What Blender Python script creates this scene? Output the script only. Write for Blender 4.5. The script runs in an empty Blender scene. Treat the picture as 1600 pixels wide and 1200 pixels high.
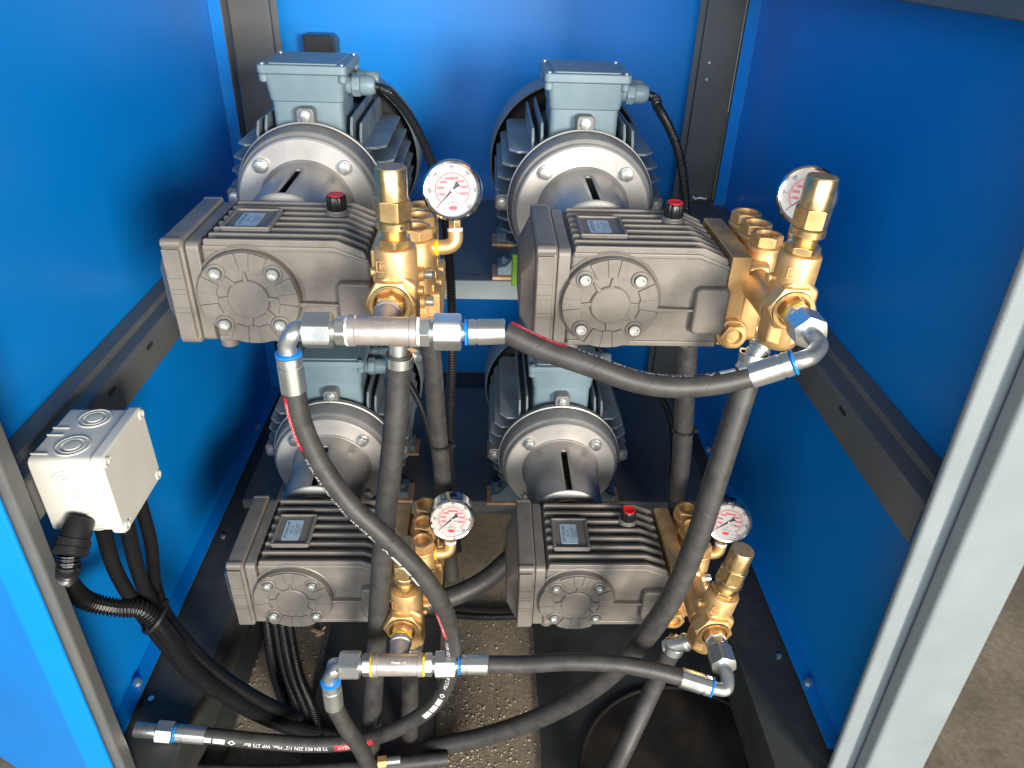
import bpy, math, random
from mathutils import Vector, Matrix
from math import sin, cos, pi, radians, sqrt

random.seed(7)
S = bpy.context.scene
COL = S.collection

# ------------------------------------------------------------------ camera
GROUND = -1165.0                      # factory floor, mm below the camera
CAM_R = Matrix(((0.9992165971, -0.0262310334, 0.0296331720),
                (-0.0113933937, 0.5264106435, 0.8501541184),
                (0.0378996382, 0.8498257276, -0.5256993914)))   # rows: right, up, forward
F_PX = 1142.5187
cam_data = bpy.data.cameras.new('camera')
cam = bpy.data.objects.new('camera', cam_data)
COL.objects.link(cam)
m = CAM_R.transposed()
m4 = Matrix((( m[0][0], m[0][1], -m[0][2], 0), (m[1][0], m[1][1], -m[1][2], 0), (m[2][0], m[2][1], -m[2][2], 0), (0, 0, 0, 1)))
m4.translation = Vector((0, 0, -GROUND / 1000))
cam.matrix_world = m4
cam_data.sensor_width = 36
cam_data.lens = F_PX * 36 / 1600
cam_data.clip_start = 0.02
cam_data.clip_end = 200
S.camera = cam

# ------------------------------------------------------------------ world, lamps, exposure
world = bpy.data.worlds.new('World')
S.world = world
world.use_nodes = True
bg = world.node_tree.nodes['Background']
bg.inputs['Color'].default_value = (0.80, 0.90, 1.0, 1)
bg.inputs['Strength'].default_value = 0.18


def area(name, loc, target, sx, sy, power, color):
    d = bpy.data.lights.new(name, 'AREA')
    d.shape = 'RECTANGLE'
    d.size, d.size_y, d.energy, d.color = sx, sy, power, color
    o = bpy.data.objects.new(name, d)
    COL.objects.link(o)
    o.location = loc
    o.rotation_euler = (Vector(target) - Vector(loc)).to_track_quat('-Z', 'Y').to_euler()
    return o


area('door_light', (2.15, -3.7, 1.55), (0.0, 0.9, 0.72), 1.25, 1.25, 430, (1.0, 0.92, 0.80))
area('hall_light', (-1.0, -3.7, 1.85), (0.1, 1.2, 0.8), 4.2, 1.8, 200, (0.86, 0.93, 1.0))

S.view_settings.view_transform = 'Standard'
S.view_settings.look = 'None'
S.view_settings.exposure = 0.12
S.view_settings.gamma = 1.0
S.view_settings.use_curve_mapping = False


# ------------------------------------------------------------------ units and picking
def W(x, y=None, z=None):
    if y is None:
        x, y, z = x
    return Vector((x / 1000, y / 1000, (z - GROUND) / 1000))


def at(px, py, **k):
    """mm point on the ray of photo pixel (px, py) at a given x, y or z (mm from the camera)"""
    v = Vector(((px - 800) / F_PX, -(py - 600) / F_PX, 1))
    d = CAM_R.transposed() @ v
    (a, val), = k.items()
    i = 'xyz'.index(a)
    return d * (val / d[i])


# ------------------------------------------------------------------ materials
def new_mat(name):
    mt = bpy.data.materials.new(name)
    mt.use_nodes = True
    nt = mt.node_tree
    return mt, nt, nt.nodes['Principled BSDF']


def pbr(name, color, rough=0.5, metal=0.0, var=0.0, scale=40.0, bump=0.0, bscale=400.0, rvar=0.0, coat=0.0, spec=0.5,
        dirt=None, dirt_amt=0.0, dirt_scale=14.0, bdist=0.0006):
    mt, nt, b = new_mat(name)
    N = nt.nodes
    b.inputs['Base Color'].default_value = (*color, 1)
    b.inputs['Roughness'].default_value = rough
    b.inputs['Metallic'].default_value = metal
    b.inputs['Specular IOR Level'].default_value = spec
    if coat:
        b.inputs['Coat Weight'].default_value = coat
        b.inputs['Coat Roughness'].default_value = 0.12
    tc = N.new('ShaderNodeTexCoord')
    src = None
    if var or rvar:
        n = N.new('ShaderNodeTexNoise')
        n.inputs['Scale'].default_value = scale
        n.inputs['Detail'].default_value = 6
        nt.links.new(tc.outputs['Object'], n.inputs['Vector'])
        if var:
            r = N.new('ShaderNodeMapRange')
            r.inputs['From Min'].default_value = 0.3
            r.inputs['From Max'].default_value = 0.7
            r.inputs['To Min'].default_value = 1 - var
            r.inputs['To Max'].default_value = 1 + var
            nt.links.new(n.outputs['Fac'], r.inputs['Value'])
            mx = N.new('ShaderNodeMix')
            mx.data_type = 'RGBA'
            mx.blend_type = 'MULTIPLY'
            mx.inputs['Factor'].default_value = 1
            mx.inputs['A'].default_value = (*color, 1)
            nt.links.new(r.outputs['Result'], mx.inputs['B'])
            src = mx.outputs['Result']
            nt.links.new(src, b.inputs['Base Color'])
        if rvar:
            r2 = N.new('ShaderNodeMapRange')
            r2.inputs['From Min'].default_value = 0.3
            r2.inputs['From Max'].default_value = 0.7
            r2.inputs['To Min'].default_value = max(0.03, rough - rvar)
            r2.inputs['To Max'].default_value = rough + rvar
            nt.links.new(n.outputs['Fac'], r2.inputs['Value'])
            nt.links.new(r2.outputs['Result'], b.inputs['Roughness'])
    if dirt:
        n2 = N.new('ShaderNodeTexNoise')
        n2.inputs['Scale'].default_value = dirt_scale
        n2.inputs['Detail'].default_value = 9
        n2.inputs['Roughness'].default_value = 0.65
        nt.links.new(tc.outputs['Object'], n2.inputs['Vector'])
        r3 = N.new('ShaderNodeMapRange')
        r3.inputs['From Min'].default_value = 0.5
        r3.inputs['From Max'].default_value = 0.72
        r3.inputs['To Max'].default_value = dirt_amt
        nt.links.new(n2.outputs['Fac'], r3.inputs['Value'])
        mx2 = N.new('ShaderNodeMix')
        mx2.data_type = 'RGBA'
        nt.links.new(r3.outputs['Result'], mx2.inputs['Factor'])
        if src:
            nt.links.new(src, mx2.inputs['A'])
        else:
            mx2.inputs['A'].default_value = (*color, 1)
        mx2.inputs['B'].default_value = (*dirt, 1)
        nt.links.new(mx2.outputs['Result'], b.inputs['Base Color'])
    if bump:
        n3 = N.new('ShaderNodeTexNoise')
        n3.inputs['Scale'].default_value = bscale
        n3.inputs['Detail'].default_value = 3
        nt.links.new(tc.outputs['Object'], n3.inputs['Vector'])
        bp = N.new('ShaderNodeBump')
        bp.inputs['Strength'].default_value = bump
        bp.inputs['Distance'].default_value = bdist
        nt.links.new(n3.outputs['Fac'], bp.inputs['Height'])
        nt.links.new(bp.outputs['Normal'], b.inputs['Normal'])
    return mt


M = {}
M['blue'] = pbr('blue_paint', (0.0005, 0.215, 0.66), 0.32, 0, var=0.05, scale=3, bump=0.10, bscale=330, rvar=0.05, spec=0.45,
                bdist=0.0005)
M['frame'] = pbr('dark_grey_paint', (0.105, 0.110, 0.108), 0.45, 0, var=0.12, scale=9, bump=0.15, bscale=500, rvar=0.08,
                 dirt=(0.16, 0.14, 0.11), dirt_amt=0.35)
M['frame_lit'] = pbr('lit_frame_paint', (0.205, 0.24, 0.255), 0.45, 0, var=0.06, scale=12, bump=0.45, bscale=300, rvar=0.08,  # frame paint lightened: strong light on the front put into the colour
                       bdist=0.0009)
M['base'] = pbr('shaded_frame_paint', (0.042, 0.045, 0.044), 0.48, 0, var=0.2, scale=9, bump=0.15, bscale=500, dirt=(0.12, 0.10, 0.075), dirt_amt=0.4)  # frame paint darkened: shade at the cabinet foot put into the colour
M['frame_dark'] = pbr('dark_floor_paint', (0.024, 0.027, 0.028), 0.5, 0, var=0.3, scale=9, bump=0.15, bscale=300, dirt=(0.06, 0.05, 0.04), dirt_amt=0.5)
M['motor'] = pbr('motor_grey_paint', (0.175, 0.25, 0.285), 0.46, 0, var=0.07, scale=30, bump=0.12, bscale=500, rvar=0.06)
M['fin'] = pbr('motor_fin_paint', (0.19, 0.235, 0.255), 0.5, 0, var=0.15, scale=30, bump=0.15, bscale=400,
               dirt=(0.12, 0.11, 0.10), dirt_amt=0.5)
M['shield'] = pbr('endshield_cast_paint', (0.20, 0.20, 0.195), 0.45, 0.2, var=0.12, scale=50, bump=0.2, bscale=400)
M['alu'] = pbr('machined_aluminium', (0.55, 0.52, 0.48), 0.46, 0.45, var=0.10, scale=18, bump=0.05, bscale=300, rvar=0.10)
M['alu_cast'] = pbr('cast_aluminium', (0.40, 0.375, 0.345), 0.42, 0.5, var=0.14, scale=22, bump=0.12, bscale=350, rvar=0.1)
M['pump'] = pbr('crankcase_coating', (0.200, 0.182, 0.162), 0.50, 0.25, var=0.09, scale=30, bump=0.25, bscale=600, rvar=0.08,
                dirt=(0.075, 0.06, 0.05), dirt_amt=0.45, dirt_scale=20)
M['brass'] = pbr('cast_brass', (0.76, 0.49, 0.22), 0.46, 0.75, var=0.13, scale=35, bump=0.22, bscale=520, rvar=0.1)
M['brass_m'] = pbr('machined_brass', (0.80, 0.57, 0.27), 0.30, 0.95, var=0.10, scale=60, bump=0.05, bscale=300, rvar=0.08)
M['brass_dull'] = pbr('sawn_brass', (0.34, 0.26, 0.17), 0.55, 0.5, var=0.2, scale=200)
M['zinc'] = pbr('zinc_plated_steel', (0.68, 0.71, 0.69), 0.31, 0.92, var=0.06, scale=24, bump=0.06, bscale=700, rvar=0.06)
M['bolt'] = pbr('bolt_steel', (0.52, 0.52, 0.50), 0.38, 0.85, var=0.08, scale=60)
M['chrome'] = pbr('polished_steel', (0.80, 0.80, 0.79), 0.12, 1.0, rvar=0.05, scale=50)
M['tee'] = pbr('grey_cast_steel', (0.50, 0.45, 0.42), 0.38, 0.6, var=0.10, scale=60, bump=0.15, bscale=500, rvar=0.08)
M['black'] = pbr('black_plastic', (0.012, 0.012, 0.013), 0.33, 0, rvar=0.05, scale=30)
M['conduit'] = pbr('corrugated_black_plastic', (0.010, 0.010, 0.011), 0.33, 0, rvar=0.06, scale=40)
M['red'] = pbr('red_plastic', (0.75, 0.02, 0.02), 0.35)
M['blue_ring'] = pbr('blue_plastic', (0.01, 0.22, 0.70), 0.3)
M['white'] = pbr('white_plastic', (0.58, 0.585, 0.54), 0.38, 0, var=0.04, scale=20, bump=0.05, bscale=300,
                 dirt=(0.55, 0.54, 0.47), dirt_amt=0.2, dirt_scale=9)
M['dial'] = pbr('dial_face', (0.44, 0.425, 0.42), 0.7)
M['ink'] = pbr('black_print', (0.02, 0.02, 0.025), 0.5)
M['ink_soft'] = pbr('grey_print', (0.10, 0.12, 0.14), 0.5)
M['ink_red'] = pbr('red_print', (0.55, 0.03, 0.06), 0.5)
M['ink_white'] = pbr('white_print', (0.72, 0.72, 0.70), 0.5, var=0.25, scale=300)
M['band_red'] = pbr('red_band', (0.62, 0.015, 0.03), 0.5, var=0.1, scale=200)
M['sticker'] = pbr('silver_sticker', (0.42, 0.56, 0.66), 0.35, 0.15)
M['yellow'] = pbr('yellow_sealant', (0.85, 0.55, 0.02), 0.45, bump=0.4, bscale=300)
M['tape'] = pbr('white_tape', (0.8, 0.8, 0.78), 0.5, bump=0.3, bscale=400)
M['pad'] = pbr('plywood_shim', (0.62, 0.36, 0.20), 0.6, var=0.2, scale=60)
M['green'] = pbr('green_zinc', (0.20, 0.42, 0.05), 0.35, 0.5, var=0.3, scale=200)
M['dark'] = pbr('dark_interior', (0.02, 0.02, 0.02), 0.6)
M['coupling'] = pbr('coupling_steel', (0.32, 0.25, 0.18), 0.4, 0.7, var=0.2, scale=60)
M['oil'] = pbr('oily_black_pan', (0.013, 0.012, 0.011), 0.75, 0, spec=0.12, var=0.5, scale=12, dirt=(0.05, 0.036, 0.025), dirt_amt=0.5,
               dirt_scale=10, rvar=0.15, bump=0.3, bscale=60)


def rubber_mat():
    mt, nt, b = new_mat('hose_rubber')
    N = nt.nodes
    uv = N.new('ShaderNodeUVMap')
    tc = N.new('ShaderNodeTexCoord')
    n = N.new('ShaderNodeTexNoise')
    n.inputs['Scale'].default_value = 60
    n.inputs['Detail'].default_value = 8
    nt.links.new(tc.outputs['Object'], n.inputs['Vector'])
    cr = N.new('ShaderNodeValToRGB')
    cr.color_ramp.elements[0].position = 0.3
    cr.color_ramp.elements[0].color = (0.027, 0.026, 0.025, 1)
    cr.color_ramp.elements[1].position = 0.75
    cr.color_ramp.elements[1].color = (0.056, 0.053, 0.050, 1)
    nt.links.new(n.outputs['Fac'], cr.inputs['Fac'])
    # pale dust specks
    n2 = N.new('ShaderNodeTexNoise')
    n2.inputs['Scale'].default_value = 420
    n2.inputs['Detail'].default_value = 2
    nt.links.new(tc.outputs['Object'], n2.inputs['Vector'])
    sp = N.new('ShaderNodeMapRange')
    sp.inputs['From Min'].default_value = 0.72
    sp.inputs['From Max'].default_value = 0.80
    sp.inputs['To Max'].default_value = 0.5
    nt.links.new(n2.outputs['Fac'], sp.inputs['Value'])
    mx = N.new('ShaderNodeMix')
    mx.data_type = 'RGBA'
    nt.links.new(sp.outputs['Result'], mx.inputs['Factor'])
    nt.links.new(cr.outputs['Color'], mx.inputs['A'])
    mx.inputs['B'].default_value = (0.22, 0.20, 0.17, 1)
    nt.links.new(mx.outputs['Result'], b.inputs['Base Color'])
    b.inputs['Roughness'].default_value = 0.52
    # spiral wrap seam: u = metres along the hose, v = turns
    sep = N.new('ShaderNodeSeparateXYZ')
    nt.links.new(uv.outputs['UV'], sep.inputs['Vector'])
    ma = N.new('ShaderNodeMath')
    ma.operation = 'MULTIPLY_ADD'
    ma.inputs[1].default_value = 17.0
    nt.links.new(sep.outputs['X'], ma.inputs[0])
    nt.links.new(sep.outputs['Y'], ma.inputs[2])
    fr = N.new('ShaderNodeMath')
    fr.operation = 'FRACT'
    nt.links.new(ma.outputs['Value'], fr.inputs[0])
    seam = N.new('ShaderNodeMapRange')
    seam.inputs['From Min'].default_value = 0.0
    seam.inputs['From Max'].default_value = 0.012
    nt.links.new(fr.outputs['Value'], seam.inputs['Value'])
    b1 = N.new('ShaderNodeBump')
    b1.inputs['Strength'].default_value = 0.45
    b1.inputs['Distance'].default_value = 0.0006
    nt.links.new(seam.outputs['Result'], b1.inputs['Height'])
    b2 = N.new('ShaderNodeBump')
    b2.inputs['Strength'].default_value = 0.3
    b2.inputs['Distance'].default_value = 0.0005
    nt.links.new(n2.outputs['Fac'], b2.inputs['Height'])
    nt.links.new(b1.outputs['Normal'], b2.inputs['Normal'])
    nt.links.new(b2.outputs['Normal'], b.inputs['Normal'])
    return mt


M['rubber'] = rubber_mat()


def floor_mat():
    mt, nt, b = new_mat('dusty_concrete')
    N = nt.nodes
    tc = N.new('ShaderNodeTexCoord')

    def noise(scale, detail, rough=0.6):
        n = N.new('ShaderNodeTexNoise')
        n.inputs['Scale'].default_value = scale
        n.inputs['Detail'].default_value = detail
        n.inputs['Roughness'].default_value = rough
        nt.links.new(tc.outputs['Object'], n.inputs['Vector'])
        return n
    a = noise(3.5, 10)
    cr = N.new('ShaderNodeValToRGB')
    cr.color_ramp.elements[0].position = 0.32
    cr.color_ramp.elements[0].color = (0.13, 0.105, 0.074, 1)
    cr.color_ramp.elements[1].position = 0.68
    cr.color_ramp.elements[1].color = (0.27, 0.222, 0.155, 1)
    nt.links.new(a.outputs['Fac'], cr.inputs['Fac'])
    c = noise(70, 6, 0.7)
    r = N.new('ShaderNodeMapRange')
    r.inputs['From Min'].default_value = 0.3
    r.inputs['From Max'].default_value = 0.7
    r.inputs['To Min'].default_value = 0.7
    r.inputs['To Max'].default_value = 1.25
    nt.links.new(c.outputs['Fac'], r.inputs['Value'])
    mx = N.new('ShaderNodeMix')
    mx.data_type = 'RGBA'
    mx.blend_type = 'MULTIPLY'
    mx.inputs['Factor'].default_value = 1
    nt.links.new(cr.outputs['Color'], mx.inputs['A'])
    nt.links.new(r.outputs['Result'], mx.inputs['B'])
    nt.links.new(mx.outputs['Result'], b.inputs['Base Color'])
    b.inputs['Roughness'].default_value = 0.62
    bp = N.new('ShaderNodeBump')
    bp.inputs['Strength'].default_value = 0.35
    bp.inputs['Distance'].default_value = 0.002
    nt.links.new(c.outputs['Fac'], bp.inputs['Height'])
    nt.links.new(bp.outputs['Normal'], b.inputs['Normal'])
    return mt


M['concrete'] = floor_mat()


def glass_mat():
    mt = bpy.data.materials.new('gauge_glass')
    mt.use_nodes = True
    nt = mt.node_tree
    for n in list(nt.nodes):
        nt.nodes.remove(n)
    out = nt.nodes.new('ShaderNodeOutputMaterial')
    tr = nt.nodes.new('ShaderNodeBsdfTransparent')
    gl = nt.nodes.new('ShaderNodeBsdfGlossy')
    gl.inputs['Roughness'].default_value = 0.03
    fr = nt.nodes.new('ShaderNodeFresnel')
    fr.inputs['IOR'].default_value = 1.22
    mx = nt.nodes.new('ShaderNodeMixShader')
    nt.links.new(fr.outputs[0], mx.inputs[0])
    nt.links.new(tr.outputs[0], mx.inputs[1])
    nt.links.new(gl.outputs[0], mx.inputs[2])
    nt.links.new(mx.outputs[0], out.inputs[0])
    return mt


M['glass'] = glass_mat()


# ------------------------------------------------------------------ mesh builder (mm in, metres out)
def frame_of(axis):
    a = Vector(axis).normalized()
    h = Vector((0, 0, 1)) if abs(a.z) < 0.9 else Vector((1, 0, 0))
    u = h.cross(a).normalized()
    v = a.cross(u)
    return a, u, v


class MB:
    def __init__(s):
        s.v, s.f, s.uv = [], [], None

    def add(s, vs, fs):
        o = len(s.v)
        s.v += [Vector(p) for p in vs]
        s.f += [tuple(i + o for i in f) for f in fs]
        return s

    def box(s, x0, x1, y0, y1, z0, z1):
        return s.add([(x0, y0, z0), (x1, y0, z0), (x1, y1, z0), (x0, y1, z0), (x0, y0, z1), (x1, y0, z1), (x1, y1, z1), (x0, y1, z1)],
                     [(3, 2, 1, 0), (4, 5, 6, 7), (0, 1, 5, 4), (1, 2, 6, 5), (2, 3, 7, 6), (3, 0, 4, 7)])

    def prism(s, poly, axis, h0, h1):
        """poly: 2D points; axis 'x': (y,z), 'y': (x,z), 'z': (x,y)"""
        def P(a, b, h):
            return {'x': (h, a, b), 'y': (a, h, b), 'z': (a, b, h)}[axis]
        n = len(poly)
        area2 = sum(poly[i][0] * poly[(i + 1) % n][1] - poly[(i + 1) % n][0] * poly[i][1] for i in range(n))
        ccw = area2 > 0
        if axis == 'y':
            ccw = not ccw
        if not ccw:
            poly = poly[::-1]
        vs = [P(a, b, h0) for a, b in poly] + [P(a, b, h1) for a, b in poly]
        fs = [tuple(range(n - 1, -1, -1)), tuple(range(n, 2 * n))]
        for i in range(n):
            j = (i + 1) % n
            fs.append((i, j, n + j, n + i))
        return s.add(vs, fs)

    def lathe(s, prof, origin, axis, n=32, cap0=True, cap1=True, radf=None):
        a, u, v = frame_of(axis)
        o = Vector(origin)
        vs, fs = [], []
        for r, h in prof:
            for k in range(n):
                t = 2 * pi * k / n
                rr = r if radf is None else radf(r, t)
                vs.append(o + a * h + u * (rr * cos(t)) + v * (rr * sin(t)))
        for i in range(len(prof) - 1):
            for k in range(n):
                k2 = (k + 1) % n
                fs.append((i * n + k, i * n + k2, (i + 1) * n + k2, (i + 1) * n + k))
        if cap0:
            fs.append(tuple(range(n - 1, -1, -1)))
        if cap1:
            b = (len(prof) - 1) * n
            fs.append(tuple(range(b, b + n)))
        return s.add(vs, fs)

    def cyl(s, origin, axis, r, h0, h1, n=32, ch=0.0):
        if ch:
            return s.lathe([(r - ch, h0), (r, h0 + ch), (r, h1 - ch), (r - ch, h1)], origin, axis, n)
        return s.lathe([(r, h0), (r, h1)], origin, axis, n)

    def hexa(s, origin, axis, af, h0, h1, bore=0.0, rot=0.0, ch0=True, ch1=True, n=48):
        """chamfered hex nut"""
        a, u, v = frame_of(axis)
        o = Vector(origin)
        R0 = af / 2

        def rh(t):
            q = ((t - rot) % (pi / 3)) - pi / 6
            return R0 / cos(q)
        rings = []
        e = R0 * 0.97
        k = 0.5
        rings.append([(e if ch0 else rh(t), h0) for t in [2 * pi * i / n for i in range(n)]])
        if ch0:
            rings.append([(rh(t), h0 + (rh(t) - e) * k) for t in [2 * pi * i / n for i in range(n)]])
        if ch1:
            rings.append([(rh(t), h1 - (rh(t) - e) * k) for t in [2 * pi * i / n for i in range(n)]])
        rings.append([(e if ch1 else rh(t), h1) for t in [2 * pi * i / n for i in range(n)]])
        if bore:
            rings.append([(bore, h1)] * n)
            rings.append([(bore * 0.96, h1 - (h1 - h0) * 0.6)] * n)
        vs, fs = [], []
        for r in rings:
            for i, (rr, h) in enumerate(r):
                t = 2 * pi * i / n
                vs.append(o + a * h + u * (rr * cos(t)) + v * (rr * sin(t)))
        for j in range(len(rings) - 1):
            for i in range(n):
                i2 = (i + 1) % n
                fs.append((j * n + i, j * n + i2, (j + 1) * n + i2, (j + 1) * n + i))
        fs.append(tuple(range(n - 1, -1, -1)))
        b = (len(rings) - 1) * n
        fs.append(tuple(range(b, b + n)))
        return s.add(vs, fs)

    def xform(s, mat):
        s.v = [mat @ p for p in s.v]
        return s

    def build(s, name, mat, parent=None, loc=None, bevel=0.0, segs=2, angle=35):
        me = bpy.data.meshes.new(name)
        me.from_pydata([p / 1000 for p in s.v], [], s.f)
        if s.uv:
            l = me.uv_layers.new(name='UVMap')
            for poly in me.polygons:
                for li, uv in zip(poly.loop_indices, s.uv[poly.index]):
                    l.data[li].uv = uv
        me.polygons.foreach_set('use_smooth', [True] * len(me.polygons))
        me.set_sharp_from_angle(angle=radians(angle))
        me.materials.append(mat)
        me.update()
        o = bpy.data.objects.new(name, me)
        COL.objects.link(o)
        if parent:
            o.parent = parent
        if loc is not None:
            o.location = loc
        if bevel:
            b = o.modifiers.new('bevel', 'BEVEL')
            b.width = bevel / 1000
            b.segments = segs
            b.limit_method = 'ANGLE'
            b.angle_limit = radians(40)
            b.harden_normals = True
        return o


def tag(o, label=None, cat=None, group=None, kind=None):
    if label:
        o['label'] = label
    if cat:
        o['category'] = cat
    if group:
        o['group'] = group
    if kind:
        o['kind'] = kind
    return o


def thing(name, label, cat, loc_mm, group=None):
    o = bpy.data.objects.new(name, None)
    o.empty_display_size = 0.02
    COL.objects.link(o)
    o.location = W(*loc_mm)
    return tag(o, label, cat, group)


def children(o):
    return [c for c in bpy.data.objects if c.parent == o]


def copy_tree(o, parent=None):
    kids = children(o)
    c = o.copy()
    COL.objects.link(c)
    c.parent = parent
    for k in kids:
        copy_tree(k, c)
    return c


def text_mesh(body, size, align='CENTER', bold=0.0):
    """flat text as (verts2d mm, faces)"""
    cu = bpy.data.curves.new('t', 'FONT')
    cu.body = body
    cu.size = size
    cu.offset = bold
    cu.align_x = align
    cu.align_y = 'CENTER'
    cu.resolution_u = 2
    ob = bpy.data.objects.new('t', cu)
    COL.objects.link(ob)
    dg = bpy.context.evaluated_depsgraph_get()
    me = bpy.data.meshes.new_from_object(ob.evaluated_get(dg))
    vs = [(v.co.x, v.co.y) for v in me.vertices]
    fs = [tuple(p.vertices) for p in me.polygons]
    bpy.data.objects.remove(ob)
    bpy.data.curves.remove(cu)
    bpy.data.meshes.remove(me)
    return vs, fs


def put_text(mb, body, size, origin, right, up, align='CENTER', sx=1.0, bold=0.0):
    vs, fs = text_mesh(body, size, align, bold)
    o, r, u = Vector(origin), Vector(right).normalized(), Vector(up).normalized()
    mb.add([o + r * (a * sx) + u * b for a, b in vs], fs)


def rrect(x0, x1, y0, y1, r, n=5):
    pts = []
    for cx, cy, a0 in ((x1 - r, y1 - r, 0), (x0 + r, y1 - r, 90), (x0 + r, y0 + r, 180), (x1 - r, y0 + r, 270)):
        for k in range(n + 1):
            t = radians(a0 + 90 * k / n)
            pts.append((cx + r * cos(t), cy + r * sin(t)))
    return pts


# ---- tubes along a path
def catmull(P, step):
    P = [Vector(p) for p in P]
    Q = [P[0] * 2 - P[1]] + P + [P[-1] * 2 - P[-2]]
    out = []
    for i in range(1, len(Q) - 2):
        p0, p1, p2, p3 = Q[i - 1:i + 3]
        t0 = 0
        t1 = t0 + max(1e-3, (p1 - p0).length) ** 0.5
        t2 = t1 + max(1e-3, (p2 - p1).length) ** 0.5
        t3 = t2 + max(1e-3, (p3 - p2).length) ** 0.5
        n = max(2, int((p2 - p1).length / step * 2))
        for k in range(n):
            t = t1 + (t2 - t1) * k / n
            A1 = p0 * ((t1 - t) / (t1 - t0)) + p1 * ((t - t0) / (t1 - t0))
            A2 = p1 * ((t2 - t) / (t2 - t1)) + p2 * ((t - t1) / (t2 - t1))
            A3 = p2 * ((t3 - t) / (t3 - t2)) + p3 * ((t - t2) / (t3 - t2))
            B1 = A1 * ((t2 - t) / (t2 - t0)) + A2 * ((t - t0) / (t2 - t0))
            B2 = A2 * ((t3 - t) / (t3 - t1)) + A3 * ((t - t1) / (t3 - t1))
            out.append(B1 * ((t2 - t) / (t2 - t1)) + B2 * ((t - t1) / (t2 - t1)))
    out.append(P[-1])
    # resample evenly
    L = [0]
    for a, b in zip(out, out[1:]):
        L.append(L[-1] + (b - a).length)
    tot = L[-1]
    n = max(2, int(round(tot / step)))
    res, j = [], 0
    for k in range(n + 1):
        s_ = tot * k / n
        while j < len(L) - 2 and L[j + 1] < s_:
            j += 1
        q = (s_ - L[j]) / max(1e-9, L[j + 1] - L[j])
        res.append(out[j].lerp(out[j + 1], min(1, max(0, q))))
    return res, tot


class Path:
    def __init__(s, P, step):
        s.p, s.len = catmull(P, step)
        n = len(s.p)
        s.t = [(s.p[min(i + 1, n - 1)] - s.p[max(i - 1, 0)]).normalized() for i in range(n)]
        a, u, v = frame_of(s.t[0])
        s.u = [u]
        for i in range(1, n):
            w = s.u[-1] - s.t[i] * s.u[-1].dot(s.t[i])
            s.u.append(w.normalized())
        s.v = [t.cross(u) for t, u in zip(s.t, s.u)]
        s.step = s.len / (n - 1)

    def at(s, d):
        q = min(max(d / s.step, 0), len(s.p) - 1.001)
        i = int(q)
        f = q - i
        return s.p[i].lerp(s.p[i + 1], f), s.t[i].lerp(s.t[i + 1], f), s.u[i].lerp(s.u[i + 1], f), s.v[i].lerp(s.v[i + 1], f)

    def theta(s, d, facing):
        p, t, u, v = s.at(d)
        fv = Vector(facing)
        return math.atan2(fv.dot(v), fv.dot(u))


def tube(path, r, n=20, rf=None):
    mb = MB()
    vs, fs, uv = [], [], []
    N = len(path.p)
    for i in range(N):
        rr = r if rf is None else rf(i)
        for k in range(n):
            t = 2 * pi * k / n
            vs.append(path.p[i] + path.u[i] * (rr * cos(t)) + path.v[i] * (rr * sin(t)))
    for i in range(N - 1):
        for k in range(n):
            k2 = (k + 1) % n
            fs.append((i * n + k, i * n + k2, (i + 1) * n + k2, (i + 1) * n + k))
            a, b = i * path.step / 1000, (i + 1) * path.step / 1000
            uv.append(((a, k / n), (a, (k + 1) / n), (b, (k + 1) / n), (b, k / n)))
    fs.append(tuple(range(n - 1, -1, -1)))
    uv.append(((0, 0),) * n)
    fs.append(tuple(range((N - 1) * n, N * n)))
    uv.append(((0, 0),) * n)
    mb.add(vs, fs)
    mb.uv = uv
    return mb


def wrap_on(path, r, vs, fs, d0, theta_f, sx=1.0, flip=1):
    """bend flat (along, across) verts onto a tube: along = path, across = around"""
    mb = MB()
    out = []
    for a, b in vs:
        d = d0 + a * sx
        p, t, u, v = path.at(d)
        th = theta_f(d) + flip * b / r
        out.append(p + u * (r * cos(th)) + v * (r * sin(th)))
    return mb.add(out, fs)


def strip(a0, a1, b0, b1, na=8, nb=2):
    vs = [(a0 + (a1 - a0) * i / na, b0 + (b1 - b0) * j / nb) for i in range(na + 1) for j in range(nb + 1)]
    fs = []
    for i in range(na):
        for j in range(nb):
            q = i * (nb + 1) + j
            fs.append((q, q + nb + 1, q + nb + 2, q + 1))
    return vs, fs


# ================================================================== THE SETTING
def struct(name, mb, mat, bevel=0.0, loc=(0, 0, 0), segs=2):
    o = mb.build(name, mat, None, None, bevel, segs)
    o.location = W(*loc)
    return tag(o, kind='structure')


XL, XR, YB, YF = -560.0, 553.0, 1760.0, 620.0
struct('ground', MB().box(-6000, 6000, -6000, 6000, -20, 0), M['concrete'], loc=(0, 0, GROUND))

# back panel and side panels (thin sheet steel with folded edges)
bw = MB().box(XL, XR, YB, YB + 3, -1050, 560)
struct('back_wall', bw, M['blue'], 0.8)
for side, X in ((-1, XL), (1, XR)):
    w = MB()
    w.box(min(X, X + side * 2), max(X, X + side * 2), YF + 20, 1652, -1042, 560)
    # inward folds: at the back edge and along the bottom
    xi = X - side * 25
    w.box(min(X - side * 0.5, xi), max(X - side * 0.5, xi), 1650, 1652.5, -1040, 560)
    w.box(min(X - side * 0.5, xi), max(X - side * 0.5, xi), YF + 20, 1649, -1042, -1040)
    struct('wall_left' if side < 0 else 'wall_right', w, M['blue'], 0.8)


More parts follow.
